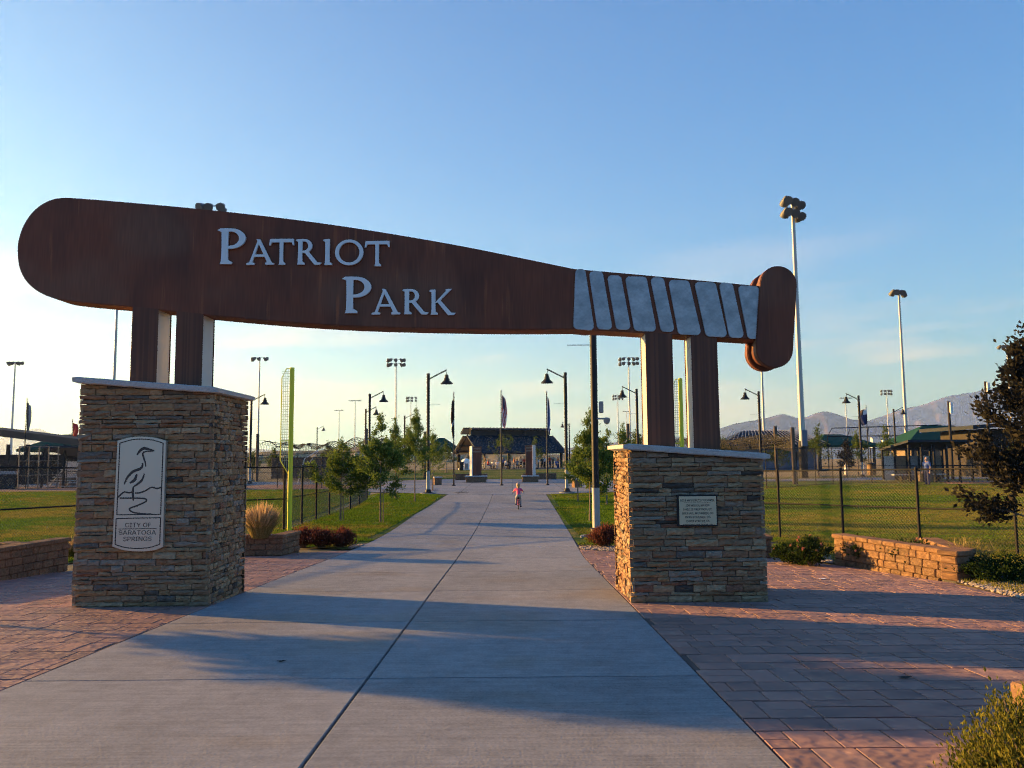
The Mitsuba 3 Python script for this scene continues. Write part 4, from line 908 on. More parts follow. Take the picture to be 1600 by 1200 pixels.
flood_pole('flat-headed car park light, right of its shorter twin', 555, 626, 11.0, 0, 0, .1, .8, flat=True, group='flat-headed car park lights')
flood_pole('tiny flat-headed light between the right street lamp and the legs', 979, 643, 11.0, 0, 0, .1, .6, flat=True, group='flat-headed car park lights')
flood_pole('flat-headed light with a glinting head beyond the right street lamp', 1321, 622, 11.0, 0, 0, .1, .8, flat=True, group='flat-headed car park lights')

# ------------------------------------------------------------------ street lamps with bell shades
def street_lamp(label, px, y, side, H=6.6, base_y=None, banner=True, extras=False):
    root = thing('street_lamp', label, 'street lamp', 'black street lamps with bell shades'); c = GX(px, y); r0 = .088
    m = MB(); m.tube([c + [0, 0, 1.25], c + [0, 0, H]], r0, 12); m.lathe(c + [0, 0, H], [(r0 * 1.1, -.03), (r0 * 1.1, .02), (.001, .05)], 12); m.part('shaft', 'black_mat', root, smooth=50)
    m = MB(); m.tube([c + [0, 0, .1], c + [0, 0, 1.25]], r0 * 1.12, 12); m.part('lower_shaft', 'sleeve_mat', root, smooth=50)
    m = MB(); m.lathe(c, [(.30, -.1), (.30, .06), (.17, .10), (.15, .22), (.105, .25)], 16); m.part('base_cover', 'black_mat', root, smooth=40)
    m = MB(); m.lathe(c, [(.42, -.1), (.42, .05), (.34, .055), (.001, .055)], 16); m.part('footing', 'concrete_mat', root)
    e = c + [1.02 * side, 0, H + .22]
    m = MB(); m.tube([c + [0, 0, H - .30], e], .036, 8); m.tube([e + [-.05 * side, 0, -.01], e + [0, 0, -.28]], .02, 6); m.part('arm', 'black_mat', root, smooth=60)
    m = MB(); m.lathe(e + [0, 0, -.28], [(.03, .02), (.10, 0), (.11, -.16), (.15, -.20), (.16, -.30), (.20, -.34), (.33, -.46), (.34, -.50), (.30, -.49)], 18); m.part('bell_shade', 'black_mat', root, smooth=35)
    if banner:
        m = MB(); m.tube([c + [0, 0, H * .745], c + [.68 * side, 0, H * .745]], .012, 6); m.part('banner_arm', 'pale_mat', root)
    if extras:
        m = MB(); m.box(c + [.17, -.05, H * .50], (.11, .1, .30), ch=.02); m.part('control_box', 'grey_mat', root)
        m = MB(); m.tube([c + [.05, -.05, H * .455], c + [.28, -.1, H * .455]], .025, 6); m.lathe(c + [.30, -.1, H * .455 - .06], [(.001, -.09), (.06, -.06), (.085, 0), (.085, .06), (.04, .09)], 12); m.part('camera_dome', 'grey_mat', root, smooth=40)
    return root
street_lamp('tall black lamp post standing left of the right pillar, nearest of all', 930, 20.2, -1, extras=True)
street_lamp('black street lamp left of the path end, arm to the right', 669, 43.5, 1)
street_lamp('black street lamp right of the path end, arm to the left', 885, 43.5, -1)
street_lamp('black street lamp right of the yellow foul pole above the first tree', 577, 58.0, 1)
street_lamp('black street lamp just left of another, half hidden by it', 571, 77.0, 1)
street_lamp('street lamp whose shade pokes out right of the left pillar cap', 391, 60.0, 1)
street_lamp('black street lamp beside the left leg on the right pillar', 997, 55.5, -1)
street_lamp('black street lamp below the bat knob', 1189, 58.5, -1)
street_lamp('black street lamp left of the hanging flag on the right', 1346, 64.0, -1)
street_lamp('black street lamp close to the second tallest floodlight pole', 1400, 85.0, 1)
street_lamp('small distant street lamp beyond the netting', 495, 125.0, 1, banner=False)
street_lamp('small distant street lamp among the left trees', 632, 91.0, 1, banner=False)
street_lamp('small distant street lamp left of the right path lamp', 890, 118.0, -1, banner=False)

# ------------------------------------------------------------------ flags
def cloth(c, n, z0, z1, w, amp, seed, twist=2.2, mbs=None):
    "a limp flag hanging in folds beside its pole: a strip of n columns (uv.x across, uv.y along)"
    r = np.random.default_rng(seed); a = np.linspace(0, 1, n); z = np.linspace(0, 1, 22); A, Z = np.meshgrid(a, z, indexing='ij')
    X = .05 + w * A * (.35 + .65 * np.sin(np.pi * (.15 + .75 * Z))) ; Y = amp * np.sin(A * 9 + Z * twist + seed) * (.3 + A)
    H = z1 - (z1 - z0) * Z - .5 * A * (z1 - z0) * .25
    return np.stack([c[0] + X, c[1] + Y, H], -1)
def flagpole(label, px, y, H, flag, side=1, seed=1, pole='black_mat', group='flagpoles'):
    root = thing('flagpole', label, 'flagpole', group); c = GX(px, y)
    m = MB(); m.tube([c - [0, 0, .1], c + [0, 0, H]], [.055, .03], 8); m.lathe(c, [(.13, 0), (.13, .05), (.06, .09)], 10); m.part('pole', pole, root, smooth=60)
    m = MB(); m.lathe(c + [0, 0, H], [(.001, -.03), (.05, 0), (.07, .05), (.05, .1), (.001, .13)], 10); m.part('finial', 'steel_mat', root, smooth=60)
    fk = thing('flag', label.replace('flagpole carrying ', '').replace('flagpole with ', ''), 'flag'); z1, z0 = c[2] + H - .2, c[2] + H - .2 - flag['len']
    G_ = cloth(c, 14, z0, z1, flag['w'] * side, .10, seed); nA = G_.shape[0]
    groups = {}
    for i in range(nA - 1):
        for j in range(21):
            mt = flag['col'](i / (nA - 1), j / 21); groups.setdefault(mt, []).append((i, j))
    for mt, cells in groups.items():
        m = MB()
        for i, j in cells:
            v = [G_[i, j], G_[i + 1, j], G_[i + 1, j + 1], G_[i, j + 1]]; m.add(v, [[0, 1, 2, 3]])
        m.part(mt.replace('_mat', '') + '_cloth', mt, fk)
    return root
us = lambda a, b: 'navy_mat' if (b < .42 and a < .5) else ('white_mat' if int((a * 5 + b * 5)) % 2 else 'red_mat')
flagpole('tall flagpole with limp red, white and blue striped flag', 783.5, 54, 6.4, dict(len=2.1, w=.36, col=us), 1, 1)
flagpole('left flagpole with limp dark flag', 709, 54, 6.3, dict(len=2.6, w=.24, col=lambda a, b: 'black_mat' if b < .6 else ('white_mat' if b < .68 else 'black_mat')), -1, 2)
flagpole('right flagpole with limp blue flag', 855, 54, 6.3, dict(len=2.3, w=.20, col=lambda a, b: 'blue_mat' if a < .7 else ('white_mat' if b < .5 else 'blue_mat')), 1, 3)
flagpole('flagpole with drooping dark flag over the right field', 1357, 75, 6.4, dict(len=1.5, w=-.8, col=lambda a, b: 'navy_mat' if b > .35 else ('white_mat' if a < .4 else 'brown_mat')), 1, 4)
flagpole('flagpole with furled banner over the left dugout', 38, 62, 6.7, dict(len=2.1, w=.30, col=lambda a, b: 'brown_mat' if a < .6 else 'grey_mat'), 1, 5)
flagpole('flagpole with small red flag beside the left pillar', 111, 70, 5.4, dict(len=1.2, w=.55, col=lambda a, b: 'red_mat'), 1, 6)

# ------------------------------------------------------------------ the plaza: monuments, walls, cube seats
def monument(label, px, y, H, w, d, lit, seed, pale_right):
    root = thing('plaza_monument', label, 'monument', 'rust and stone monuments on the plaza'); c = GX(px, y)
    m = MB(); m.box(c + [0, 0, .2 - .05], (w * 2.1, 1.15, .5), ch=.02); m.part('plinth', 'block_mat', root)
    m = MB(); m.box(c + [0, 0, .45], (w * 2.35, 1.3, .10), ch=.02); m.part('plinth_cap', 'cap_mat', root)
    rz = -.35 if pale_right else .35
    m = MB(); m.box(c + [0, 0, .5 + H / 2], (w, d, H), rz, .01); k = m.part('slab', 'rust_mat', root)
    off = (w / 2 + .035) * (1 if pale_right else -1)
    m = MB(); m.box(c + [off * math.cos(rz), off * math.sin(rz), .5 + H / 2 + .02], (.09, d + .12, H + .06), rz, .01); m.part('side_panel', 'pale_mat', root)
    fn = np.array([math.sin(rz), -math.cos(rz), 0]) * (d / 2 + .012)
    for j in range(2):
        m = MB(); m.box(c + fn + [0, 0, .5 + H * (.93 - j * .1)], (w * .8, .014, H * .05), rz); m.part('raised_band', 'tan_mat', root)
monument('rust slab monument with pale side on the left of the plaza', 744, 60.5, 2.20, .72, .42, 0, 1, False)
monument('rust slab monument with pale right side on the right of the plaza', 828, 60.5, 2.25, .58, .42, 1, 2, True)
for px0, px1, lab in ((711, 761, 'long low block wall behind the left monument'), (817, 869, 'long low block wall behind the right monument')):
    a, b = GX(px0, 66), GX(px1, 66); block_wall('plaza_wall', lab, [(a[0], a[1]), (b[0], b[1])], .50, int(px0), rows=2, cap=.08, category='low wall', group='low block walls on the plaza')
def seat(label, px, y):
    root = thing('cube_seat', label, 'seat', 'block cube seats on the plaza'); c = GX(px, y); m = MB(); m.box(c + [0, 0, .22], (.52, .52, .52), .3, .02); m.part('body', 'block_mat', root); m = MB(); m.box(c + [0, 0, .52], (.6, .6, .09), .3, .015); m.part('seat_slab', 'cap_mat', root)
seat('brown block cube seat right of the left street lamp', 683.5, 56); seat('brown block cube seat right of the right street lamp', 890, 57); seat('brown block cube seat between the right lawn trees', 901, 50)
drain = thing('drain_cover', 'dark round drain cover in the paving before the flags', 'drain cover'); q = G(721, 769); m = MB(); m.lathe(q + [0, 0, .004], [(.45, -.05), (.45, .0), (.40, .006), (.001, .006)], 20); m.part('lid', 'black_mat', drain)
for px, py, s in ((440, 1034.5, .045), (1414, 1060, .06), (1285, 905, .07)):
    k = thing('dry_leaf' if px != 1285 else 'paper_scrap', {440: 'small dark leaf lying on the concrete path', 1414: 'dark curled leaf lying on the right paving', 1285: 'white scrap of paper on the right paving'}[px], 'leaf' if px != 1285 else 'paper'); q = G(px, py)
    m = MB(); m.add(q + np.array([[-s, 0, .012], [0, -s * .5, .006], [s, 0, .018], [0, s * .5, .010]]), [[0, 1, 2], [0, 2, 3]]); m.part('blade' if px != 1285 else 'sheet', 'dark_brown_mat' if px != 1285 else 'white_mat', k)

# ------------------------------------------------------------------ the pavilion
pav = thing('picnic_pavilion', 'dark blue-roofed open pavilion full of people at the end of the path', 'pavilion')
ang = math.radians(24); u = np.array([math.cos(ang), math.sin(ang), 0]); w = np.array([math.sin(ang), -math.cos(ang), 0])
pc = P(795, 690, 118); pc = np.array([pc[0], 118, g(118)]); L2, W2, zr, ze = 7.0, 5.2, 5.55, 2.35
def roof_plane(parent, a0, a1, z0, b0, b1, z1, l0, l1, mat, under, th=.14, name='roof_slope'):
    "a roof slope from (offset b0 at height z0) to (b1, z1) across, l0..l1 along the ridge"
    q = [pc + u * l0 + w * b0 + [0, 0, z0], pc + u * l1 + w * b0 + [0, 0, z0], pc + u * l1 + w * b1 + [0, 0, z1], pc + u * l0 + w * b1 + [0, 0, z1]]
    m = MB(); v = np.vstack([q, np.array(q) - [0, 0, th]]); m.add(v, [[0, 1, 2, 3], [0, 4, 5, 1], [1, 5, 6, 2], [2, 6, 7, 3], [3, 7, 4, 0]]); k = m.part(name, mat, parent)
    m = MB(); m.add(np.array(q) - [0, 0, th + .02], [[0, 3, 2, 1]]); m.part('ceiling', under, k)
    n = int((l1 - l0) / .55)
    for i in range(n + 1):
        s = l0 + (l1 - l0) * i / n; m = MB(); m.tube([pc + u * s + w * b0 + [0, 0, z0 + .03], pc + u * s + w * b1 + [0, 0, z1 + .03]], .045, 4); m.part('seam', mat, k)
    return k
sl = (zr - ze) / W2
roof_plane(pav, 0, 0, zr - .25 - .75 * sl, .75, W2, ze, -L2, L2, 'roof_mat', 'brown_mat')
roof_plane(pav, 0, 0, zr - .25 - .75 * sl, -.75, -W2, ze, -L2, L2, 'roof_mat', 'tan_mat')
roof_plane(pav, 0, 0, zr + .45, 0, 1.3, zr + .45 - 1.3 * sl * .25, -L2 + .6, L2 - .6, 'roof_mat', 'grey_mat', name='ridge_roof')
roof_plane(pav, 0, 0, zr + .45, 0, -1.3, zr + .45 - 1.3 * sl, -L2 - .2, L2 - .6, 'roof_mat', 'grey_mat', name='ridge_roof')
m = MB(); v = [pc + u * s + w * .70 + [0, 0, z] for s in (-L2 + .7, L2 - .7) for z in (zr - .3 - .75 * sl, zr + .2 - .3 * sl * .5)]; m.add(np.vstack([v, np.array(v) - w * .08]), [[0, 2, 3, 1], [4, 5, 7, 6], [1, 3, 7, 5]]); m.part('clerestory_panel', 'dark_brown_mat', pav)
for s in (-6.4, -2.1, 2.1, 6.4):
    m = MB(); m.box(pc + u * s + w * .78 + [0, 0, zr - .15], (.16, .16, .8), ang); m.part('clerestory_post', 'roof_mat', pav)
    for b in (-W2 + .6, W2 - .6):
        m = MB(); m.box(pc + u * s + w * b + [0, 0, 1.2], (.28, .28, 2.7), ang); m.part('column', 'dark_brown_mat', pav)
    for sg_ in (-1, 1):
        m = MB(); m.tube([pc + u * s + w * sg_ * W2 * .98 + [0, 0, ze - .3], pc + u * s + w * sg_ * .3 + [0, 0, zr - .5]], .11, 4); m.part('rafter', 'roof_mat', pav)
    m = MB(); m.tube([pc + u * s - w * W2 * .9 + [0, 0, ze - .15], pc + u * s + w * W2 * .9 + [0, 0, ze - .15]], .09, 4); m.part('tie_beam', 'roof_mat', pav)
for b in (-3.9, -2.6, 2.6, 3.9):
    m = MB(); m.box(pc + w * b + [0, 0, zr - .25 - abs(b) * sl - .30], (2 * L2, .12, .2), ang); m.part('purlin', 'roof_mat', pav)
m = MB(); q = [pc + u * a + w * b for a in (-8.5, 8.5) for b in (-6.5, 6.5)]; sheet(m, sg.Polygon([q[0][:2], q[1][:2], q[3][:2], q[2][:2]]), .01); m.part('floor_slab', 'concrete_mat', pav)
def picnic_table(label, c, rz):
    k = thing('picnic_table', label, 'picnic table', 'picnic tables under the pavilion'); R = lambda x, y, z: np.array([c[0] + x * math.cos(rz) - y * math.sin(rz), c[1] + x * math.sin(rz) + y * math.cos(rz), c[2] + z])
    m = MB(); m.box(R(0, 0, .75), (1.9, .75, .06), rz); m.part('tabletop', 'pale_mat', k)
    for s in (-1, 1):
        m = MB(); m.box(R(0, s * .65, .45), (1.9, .28, .05), rz); m.part('bench', 'pale_mat', k)
        m = MB(); m.tube([R(s * .7, -.65, .02), R(s * .7, -.25, .72)], .03, 5); m.tube([R(s * .7, .65, .02), R(s * .7, .25, .72)], .03, 5); m.tube([R(s * .7, -.7, .43), R(s * .7, .7, .43)], .03, 5); m.part('leg_frame', 'black_mat', k)
for i, (a, b) in enumerate(((-4.6, 2.6), (-1.6, 3.0), (1.5, 2.4), (4.6, 3.2))):
    picnic_table(['leftmost picnic table under the pavilion roof', 'second picnic table from the left in the pavilion', 'third picnic table from the left in the pavilion', 'rightmost picnic table in the pavilion'][i], pc + u * a + w * b, ang)

# ------------------------------------------------------------------ people
def figure(J, bones, fine, tp=0):
    "one continuous surface from joints {name: (point, radius)} and bones between them"
    parts = []
    for a, b in bones:
        S = []
        for k in (a, b):
            p, r = J[k]; S.append(m3.Manifold.sphere(r, 12).translate(tuple(float(x) for x in p)))
        parts.append(m3.Manifold.batch_hull(S))
    s = m3.Manifold.batch_boolean(parts, m3.OpType.Add); s = s.refine_to_length(fine); me = s.to_mesh()
    t = trimesh.Trimesh(np.asarray(me.vert_properties)[:, :3], np.asarray(me.tri_verts), process=True)
    if tp: trimesh.smoothing.filter_taubin(t, iterations=tp)
    return t
def hand(J, B, wrist, name, d, up, s):
    "palm, four fingers of different length and a thumb, rooted at the wrist joint and curling along d"
    d = np.asarray(d, float) / np.linalg.norm(d); side = np.cross(d, up); side /= np.linalg.norm(side); upn = np.cross(side, d); w = np.asarray(J[wrist][0], float)
    J[name + 'p'] = (w + d * .06 * s, .026 * s); B.append((wrist, name + 'p'))
    for i, l in enumerate((.062, .074, .070, .055)):
        o = side * (i - 1.5) * .021 * s
        J[f'{name}k{i}'] = (w + d * .085 * s + o, .0115 * s); J[f'{name}m{i}'] = (w + d * (.085 + l * .6) * s + o - upn * .012 * s, .0095 * s); J[f'{name}t{i}'] = (w + d * (.085 + l * .85) * s + o - upn * .038 * s, .008 * s)
        B += [(name + 'p', f'{name}k{i}'), (f'{name}k{i}', f'{name}m{i}'), (f'{name}m{i}', f'{name}t{i}')]
    J[name + 'h'] = (w + d * .065 * s - side * .045 * s, .0105 * s); J[name + 'i'] = (w + d * .10 * s - side * .055 * s - upn * .02 * s, .0085 * s)
    B += [(name + 'p', name + 'h'), (name + 'h', name + 'i')]
def person_meshes(J, fine, hair_back, s=1.0, sleeves=True, shorts=False):
    "body, shirt, trousers, hair, shoes from a set of joints (neck n, head h, chest c, waist w, hips, shoulders, elbows, wrists, knees, ankles, toes)"
    B = [('h', 'h2'), ('h', 'n'), ('n', 'c'), ('c', 'w'), ('w', 'p')]
    for k in 'lr': B += [('c', 's' + k), ('n', 's' + k), ('s' + k, 'e' + k), ('e' + k, 'a' + k), ('p', 'q' + k), ('w', 'q' + k), ('q' + k, 'k' + k), ('k' + k, 'f' + k), ('f' + k, 't' + k)]
    JJ = dict(J); f = np.array(J['face'][0]) - np.array(J['h'][0]); f /= np.linalg.norm(f)
    h = np.array(J['h'][0], float); sd = np.cross(f, [0, 0, 1.0]); rh = J['h'][1]
    JJ['nose'] = (h + f * rh * 1.12 - np.array([0, 0, .12 * rh]), .17 * rh); JJ['nb'] = (h + f * rh * .85 + np.array([0, 0, .12 * rh]), .14 * rh); B.append(('nb', 'nose'))
    JJ['chin'] = (h + f * rh * .62 - np.array([0, 0, .88 * rh]), .34 * rh); B.append(('h', 'chin'))
    for k, q in (('l', -1), ('r', 1)):
        JJ['ear' + k] = (h + sd * q * rh * .98, .2 * rh); JJ['eb' + k] = (h + sd * q * rh * .96 - np.array([0, 0, .22 * rh]), .14 * rh); B.append(('ear' + k, 'eb' + k))
        wr, el = np.array(J['a' + k][0], float), np.array(J['e' + k][0], float); hd = wr - el
        hand(JJ, B, 'a' + k, 'hand' + k, J['hd' + k] if 'hd' + k in J else hd, [0, 0, 1.0] if abs(hd[2]) < .8 * np.linalg.norm(hd) else [0, 1.0, 0.01], s)
    out = {'body': figure(JJ, B, fine, 6)}
    inf = lambda k, e: (JJ[k][0], JJ[k][1] + e * s)
    S = {k: inf(k, .016) for k in ('c', 'w', 'p', 'sl', 'sr', 'ql', 'qr')}; SB = [('c', 'w'), ('w', 'p'), ('c', 'sl'), ('c', 'sr'), ('p', 'ql'), ('p', 'qr'), ('sl', 'sr')]
    for k in 'lr':
        if sleeves: S['m' + k] = ((np.array(JJ['s' + k][0], float) * .4 + np.array(JJ['e' + k][0], float) * .6), JJ['e' + k][1] + .02 * s); SB.append(('s' + k, 'm' + k))
    out['shirt'] = figure(S, SB, fine * 1.5, 4)
    Q = {k: inf(k, .022) for k in ('p', 'ql', 'qr', 'kl', 'kr')}; QB = [('p', 'ql'), ('p', 'qr')]
    for k in 'lr':
        if shorts: Q['k' + k] = (np.array(JJ['q' + k][0], float) * .3 + np.array(JJ['k' + k][0], float) * .7, JJ['k' + k][1] + .03 * s)
        QB.append(('q' + k, 'k' + k))
        if not shorts: Q['f' + k] = inf('f' + k, .018); QB.append(('k' + k, 'f' + k))
    out['trousers'] = figure(Q, QB, fine * 1.5, 4)
    Hh = {'a': (h + np.array([0, 0, .22 * rh]) - f * .14 * rh, rh * 1.02), 'b': (h - f * .45 * rh - np.array([0, 0, .2 * rh]), rh * .78), 'd': (h - f * .62 * rh - np.array([0, 0, hair_back * rh]), rh * .5)}
    out['hair'] = figure(Hh, [('a', 'b'), ('b', 'd')], fine * 1.5, 2)
    Z = {}; ZB = []
    for k in 'lr': Z['f' + k] = (np.array(JJ['f' + k][0], float) - [0, 0, .02 * s], JJ['f' + k][1] + .012 * s); Z['t' + k] = inf('t' + k, .014); ZB.append(('f' + k, 't' + k))
    out['shoes'] = figure(Z, ZB, fine * 1.5, 2)
    return out
def stand(**o):
    J = dict(h=((0, 0, 1.60), .098), h2=((0, -.015, 1.66), .09), face=((0, 1, 1.60), 0), n=((0, 0, 1.44), .055), c=((0, 0, 1.26), .135), w=((0, 0, 1.04), .115), p=((0, 0, .92), .125),
             sl=((-.18, 0, 1.37), .062), sr=((.18, 0, 1.37), .062), el=((-.24, -.03, 1.09), .042), er=((.24, -.03, 1.09), .042), al=((-.25, .08, .86), .028), ar=((.25, .08, .86), .028),
             ql=((-.09, 0, .86), .085), qr=((.09, 0, .86), .085), kl=((-.10, .02, .48), .056), kr=((.10, .01, .48), .056), fl=((-.10, 0, .08), .04), fr=((.10, -.02, .08), .04), tl=((-.11, .15, .04), .034), tr=((.11, .13, .04), .034))
    J.update(o); return J
def sit():
    return stand(h=((0, .05, 1.20), .098), h2=((0, .035, 1.26), .09), face=((0, 1, 1.15), 0), n=((0, .02, 1.04), .055), c=((0, 0, .87), .135), w=((0, 0, .66), .12), p=((0, 0, .54), .13), sl=((-.18, .02, .97), .062), sr=((.18, .02, .97), .062),
                 el=((-.25, .08, .74), .042), er=((.25, .08, .74), .042), al=((-.16, .32, .80), .028), ar=((.16, .32, .80), .028), ql=((-.09, .02, .53), .085), qr=((.09, .02, .53), .085), kl=((-.11, .44, .52), .058), kr=((.11, .44, .52), .058),
                 fl=((-.11, .42, .09), .04), fr=((.11, .42, .09), .04), tl=((-.12, .57, .04), .034), tr=((.12, .57, .04), .034))
POSES = {'stand': person_meshes(stand(), .06, .5), 'reach': person_meshes(stand(el=((-.30, .18, 1.28), .042), al=((-.22, .42, 1.32), .028), er=((.27, .06, 1.10), .042), ar=((.2, .26, 1.0), .028)), .06, .7), 'sit': person_meshes(sit(), .06, .6),
         'walk': person_meshes(stand(kl=((-.10, .20, .50), .056), fl=((-.10, .22, .08), .04), tl=((-.11, .37, .06), .034), kr=((.10, -.02, .48), .056), fr=((.10, -.26, .12), .04), tr=((.11, -.13, .05), .034)), .06, .5)}
POSE_PLY = {k: {n: {} for n in v} for k, v in POSES.items()}
def person(label, pose, shirt, trousers, c, rz, s=1.0, hair='hair_mat', group=None):
    root = thing('person', label, 'person', group)
    for n, mt in (('body', 'skin_mat'), ('shirt', shirt), ('trousers', trousers), ('hair', hair), ('shoes', 'rubber_mat')):
        pl = POSE_PLY[pose][n]
        if mt not in pl: pl[mt] = mikit.ply(POSES[pose][n], mt, smooth=True)
        inst(pl[mt], f'{root}__{n}', T().translate([float(x) for x in c]).rotate([0, 0, 1], math.degrees(rz)).scale(s))
crowd = [(758, 'stand', 'black_mat', 'grey_mat', 'person in a black top at the left end of the pavilion crowd'), (762.5, 'sit', 'red_mat', 'navy_mat', 'seated person in a bright red shirt at the left of the pavilion'),
         (770, 'sit', 'white_mat', 'black_mat', 'seated person in a white shirt left of the middle flagpole, leftmost of the whites'), (777, 'sit', 'white_mat', 'grey_mat', 'seated person in a white shirt just left of the middle flagpole'),
         (790, 'sit', 'pale_mat', 'black_mat', 'seated person in a pale shirt just right of the middle flagpole'), (797, 'sit', 'black_mat', 'black_mat', 'seated person in black behind the pavilion tree'), (803, 'stand', 'orange_mat', 'grey_mat', 'standing person in an orange shirt behind the seated ones'),
         (808, 'sit', 'grey_mat', 'black_mat', 'seated person in a grey shirt left of the right monument'), (814, 'stand', 'white_mat', 'black_mat', 'standing person in a white shirt just left of the right monument'), (819, 'stand', 'red_mat', 'black_mat', 'standing person in a dark red shirt half behind the right monument'),
         (835, 'sit', 'black_mat', 'grey_mat', 'seated person in black right of the right monument'), (841, 'reach', 'white_mat', 'tan_mat', 'standing person in a white shirt and shorts reaching to the right'), (847, 'stand', 'black_mat', 'black_mat', 'standing person all in black at the serving table'),
         (851, 'stand', 'white_mat', 'black_mat', 'standing person in a white shirt left of the right flagpole'), (859, 'stand', 'red_mat', 'navy_mat', 'standing person in a red shirt right of the right flagpole'), (864, 'stand', 'tan_mat', 'black_mat', 'standing person in a tan shirt right of the red shirt'),
         (869, 'sit', 'blue_mat', 'navy_mat', 'seated person in blue near the right end of the pavilion'), (872, 'stand', 'orange_mat', 'navy_mat', 'standing person in orange at the right end of the pavilion'), (825, 'stand', 'navy_mat', 'grey_mat', 'standing person in navy hidden partly by the right monument'),
         (786, 'stand', 'blue_mat', 'black_mat', 'standing person in a blue shirt behind the middle flagpole')]
r = np.random.default_rng(9)
for px, pose, sh, tr_, lab in crowd:
    y = 112.5 + r.uniform(-1.2, 2.5) + (px - 800) * .02 + (2.0 if pose == 'stand' else 0); c = GX(px, y); person(lab, pose, sh, tr_, c + [0, 0, .012], r.uniform(0, 6.28), r.uniform(.93, 1.05))
c = GX(1447, 49); person('person in blue standing by the right dugout', 'stand', 'blue_mat', 'navy_mat', c, 2.0)
c = GX(728, 108); k = thing('white_tent', 'round white pop-up play tent left of the left monument', 'tent'); m = MB(); m.lathe(c, [(1.0, 0), (1.02, .2), (.9, .5), (.62, .75), (.60, .8), (.66, 1.0), (.6, 1.25), (.42, 1.45), (.2, 1.54), (.001, 1.55)], 18); m.part('canopy', 'white_mat', k, smooth=60)
m = MB(); m.box(c + [.1, -1.0, .5], (.5, .1, .8), ch=.03); m.part('doorway', 'grey_mat', k)
c = GX(720.5, 106); k = thing('litter_bin', 'black litter bin left of the white tent', 'bin'); m = MB(); m.lathe(c, [(.28, 0), (.36, 1.0), (.39, 1.02), (.39, 1.08), (.30, 1.15), (.001, 1.16)], 16); m.part('drum', 'black_mat', k, smooth=40)

# ------------------------------------------------------------------ the child on the bicycle
S = .90; c0 = G(810, 795); Cg = lambda p: [c0[0] + S * p[0], c0[1] + S * p[1], c0[2] + S * p[2]]
J = {k: (Cg(p), r * S) for k, (p, r) in dict(h=((0, -.03, 1.06), .088), h2=((0, -.04, 1.11), .082), n=((0, -.05, .945), .042), c=((0, -.09, .83), .092), w=((0, -.16, .69), .088), p=((0, -.20, .60), .095), sl=((-.115, -.06, .885), .045), sr=((.115, -.06, .885), .045),
     el=((-.225, .06, .78), .031), er=((.225, .06, .78), .031), al=((-.205, .22, .745), .021), ar=((.205, .22, .745), .021), ql=((-.06, -.17, .56), .062), qr=((.06, -.17, .56), .062), kl=((-.09, .08, .46), .043), kr=((.085, .04, .40), .043), fl=((-.105, .0, .235), .03), fr=((.105, -.01, .145), .03), tl=((-.108, .10, .205), .026), tr=((.108, .09, .115), .026)).items()}
J['face'] = (Cg((0, 1, 1.06)), 0); J['hdl'] = (0, 1, -.1); J['hdr'] = (0, 1, -.1)
kid = thing('person', 'small child in a pink top riding a bicycle away along the path', 'person')
for n, t in person_meshes(J, .022, .9, S * .62).items():
    scene[f'{kid}__{n}'] = mikit.ply(t, dict(body='skin_mat', shirt='pink_mat', trousers='grey_mat', hair='blond_mat', shoes='rubber_mat')[n], smooth=True)
bike = thing('bicycle', "child's dark bicycle ridden down the middle of the path", 'bicycle'); rw = .175
def bt(m, *pts, r=.012): m.tube([Cg(p) for p in pts], r * S, 6)
for yy in (-.36, .33):
    a = np.linspace(0, 2 * np.pi, 25); m = MB(); m.tube([Cg((0, yy + rw * math.cos(t), rw + .012 + rw * math.sin(t))) for t in a], .020 * S, 8, False); W_ = m.part('wheel', 'rubber_mat', bike, smooth=60)
    m = MB(); m.tube([Cg((0, yy + .86 * rw * math.cos(t), rw + .012 + .86 * rw * math.sin(t))) for t in a], .009 * S, 6, False); m.part('rim', 'steel_mat', W_)
    m = MB()
    for t in a[::2]: bt(m, (0, yy, rw + .012), (0, yy + .86 * rw * math.cos(t), rw + .012 + .86 * rw * math.sin(t)), r=.003)
    m.part('spokes', 'steel_mat', W_, kind='stuff')
m = MB(); bt(m, (0, -.14, .22), (0, -.22, .46)); bt(m, (0, -.14, .22), (0, .22, .52)); bt(m, (0, -.2, .42), (0, .22, .55)); bt(m, (.04, -.36, rw), (.01, -.14, .22)); bt(m, (-.04, -.36, rw), (-.01, -.14, .22)); bt(m, (.04, -.36, rw), (.01, -.2, .42)); bt(m, (-.04, -.36, rw), (-.01, -.2, .42)); m.part('frame', 'pink_mat', bike)
m = MB(); bt(m, (.04, .33, rw), (.03, .27, .42), (0, .22, .58)); bt(m, (-.04, .33, rw), (-.03, .27, .42), (0, .22, .58)); bt(m, (0, .22, .5), (0, .2, .68), r=.014); m.part('fork', 'black_mat', bike)
m = MB(); bt(m, (-.24, .25, .725), (-.1, .25, .72), (0, .20, .68), (.1, .25, .72), (.24, .25, .725), r=.013); m.part('handlebar', 'steel_mat', bike)
m = MB(); bt(m, (0, -.30, .495), (0, -.2, .50), (0, -.08, .49), r=.05); m.part('saddle', 'black_mat', bike)
m = MB(); bt(m, (-.08, -.14, .22), (.08, -.14, .22)); bt(m, (.08, -.14, .22), (.08, -.05, .10)); bt(m, (-.08, -.14, .22), (-.08, -.02, .21)); m.box(Cg((.11, -.03, .095)), (.09 * S, .08 * S, .02 * S)); m.box(Cg((-.11, 0, .2)), (.09 * S, .08 * S, .02 * S)); m.part('cranks', 'black_mat', bike)

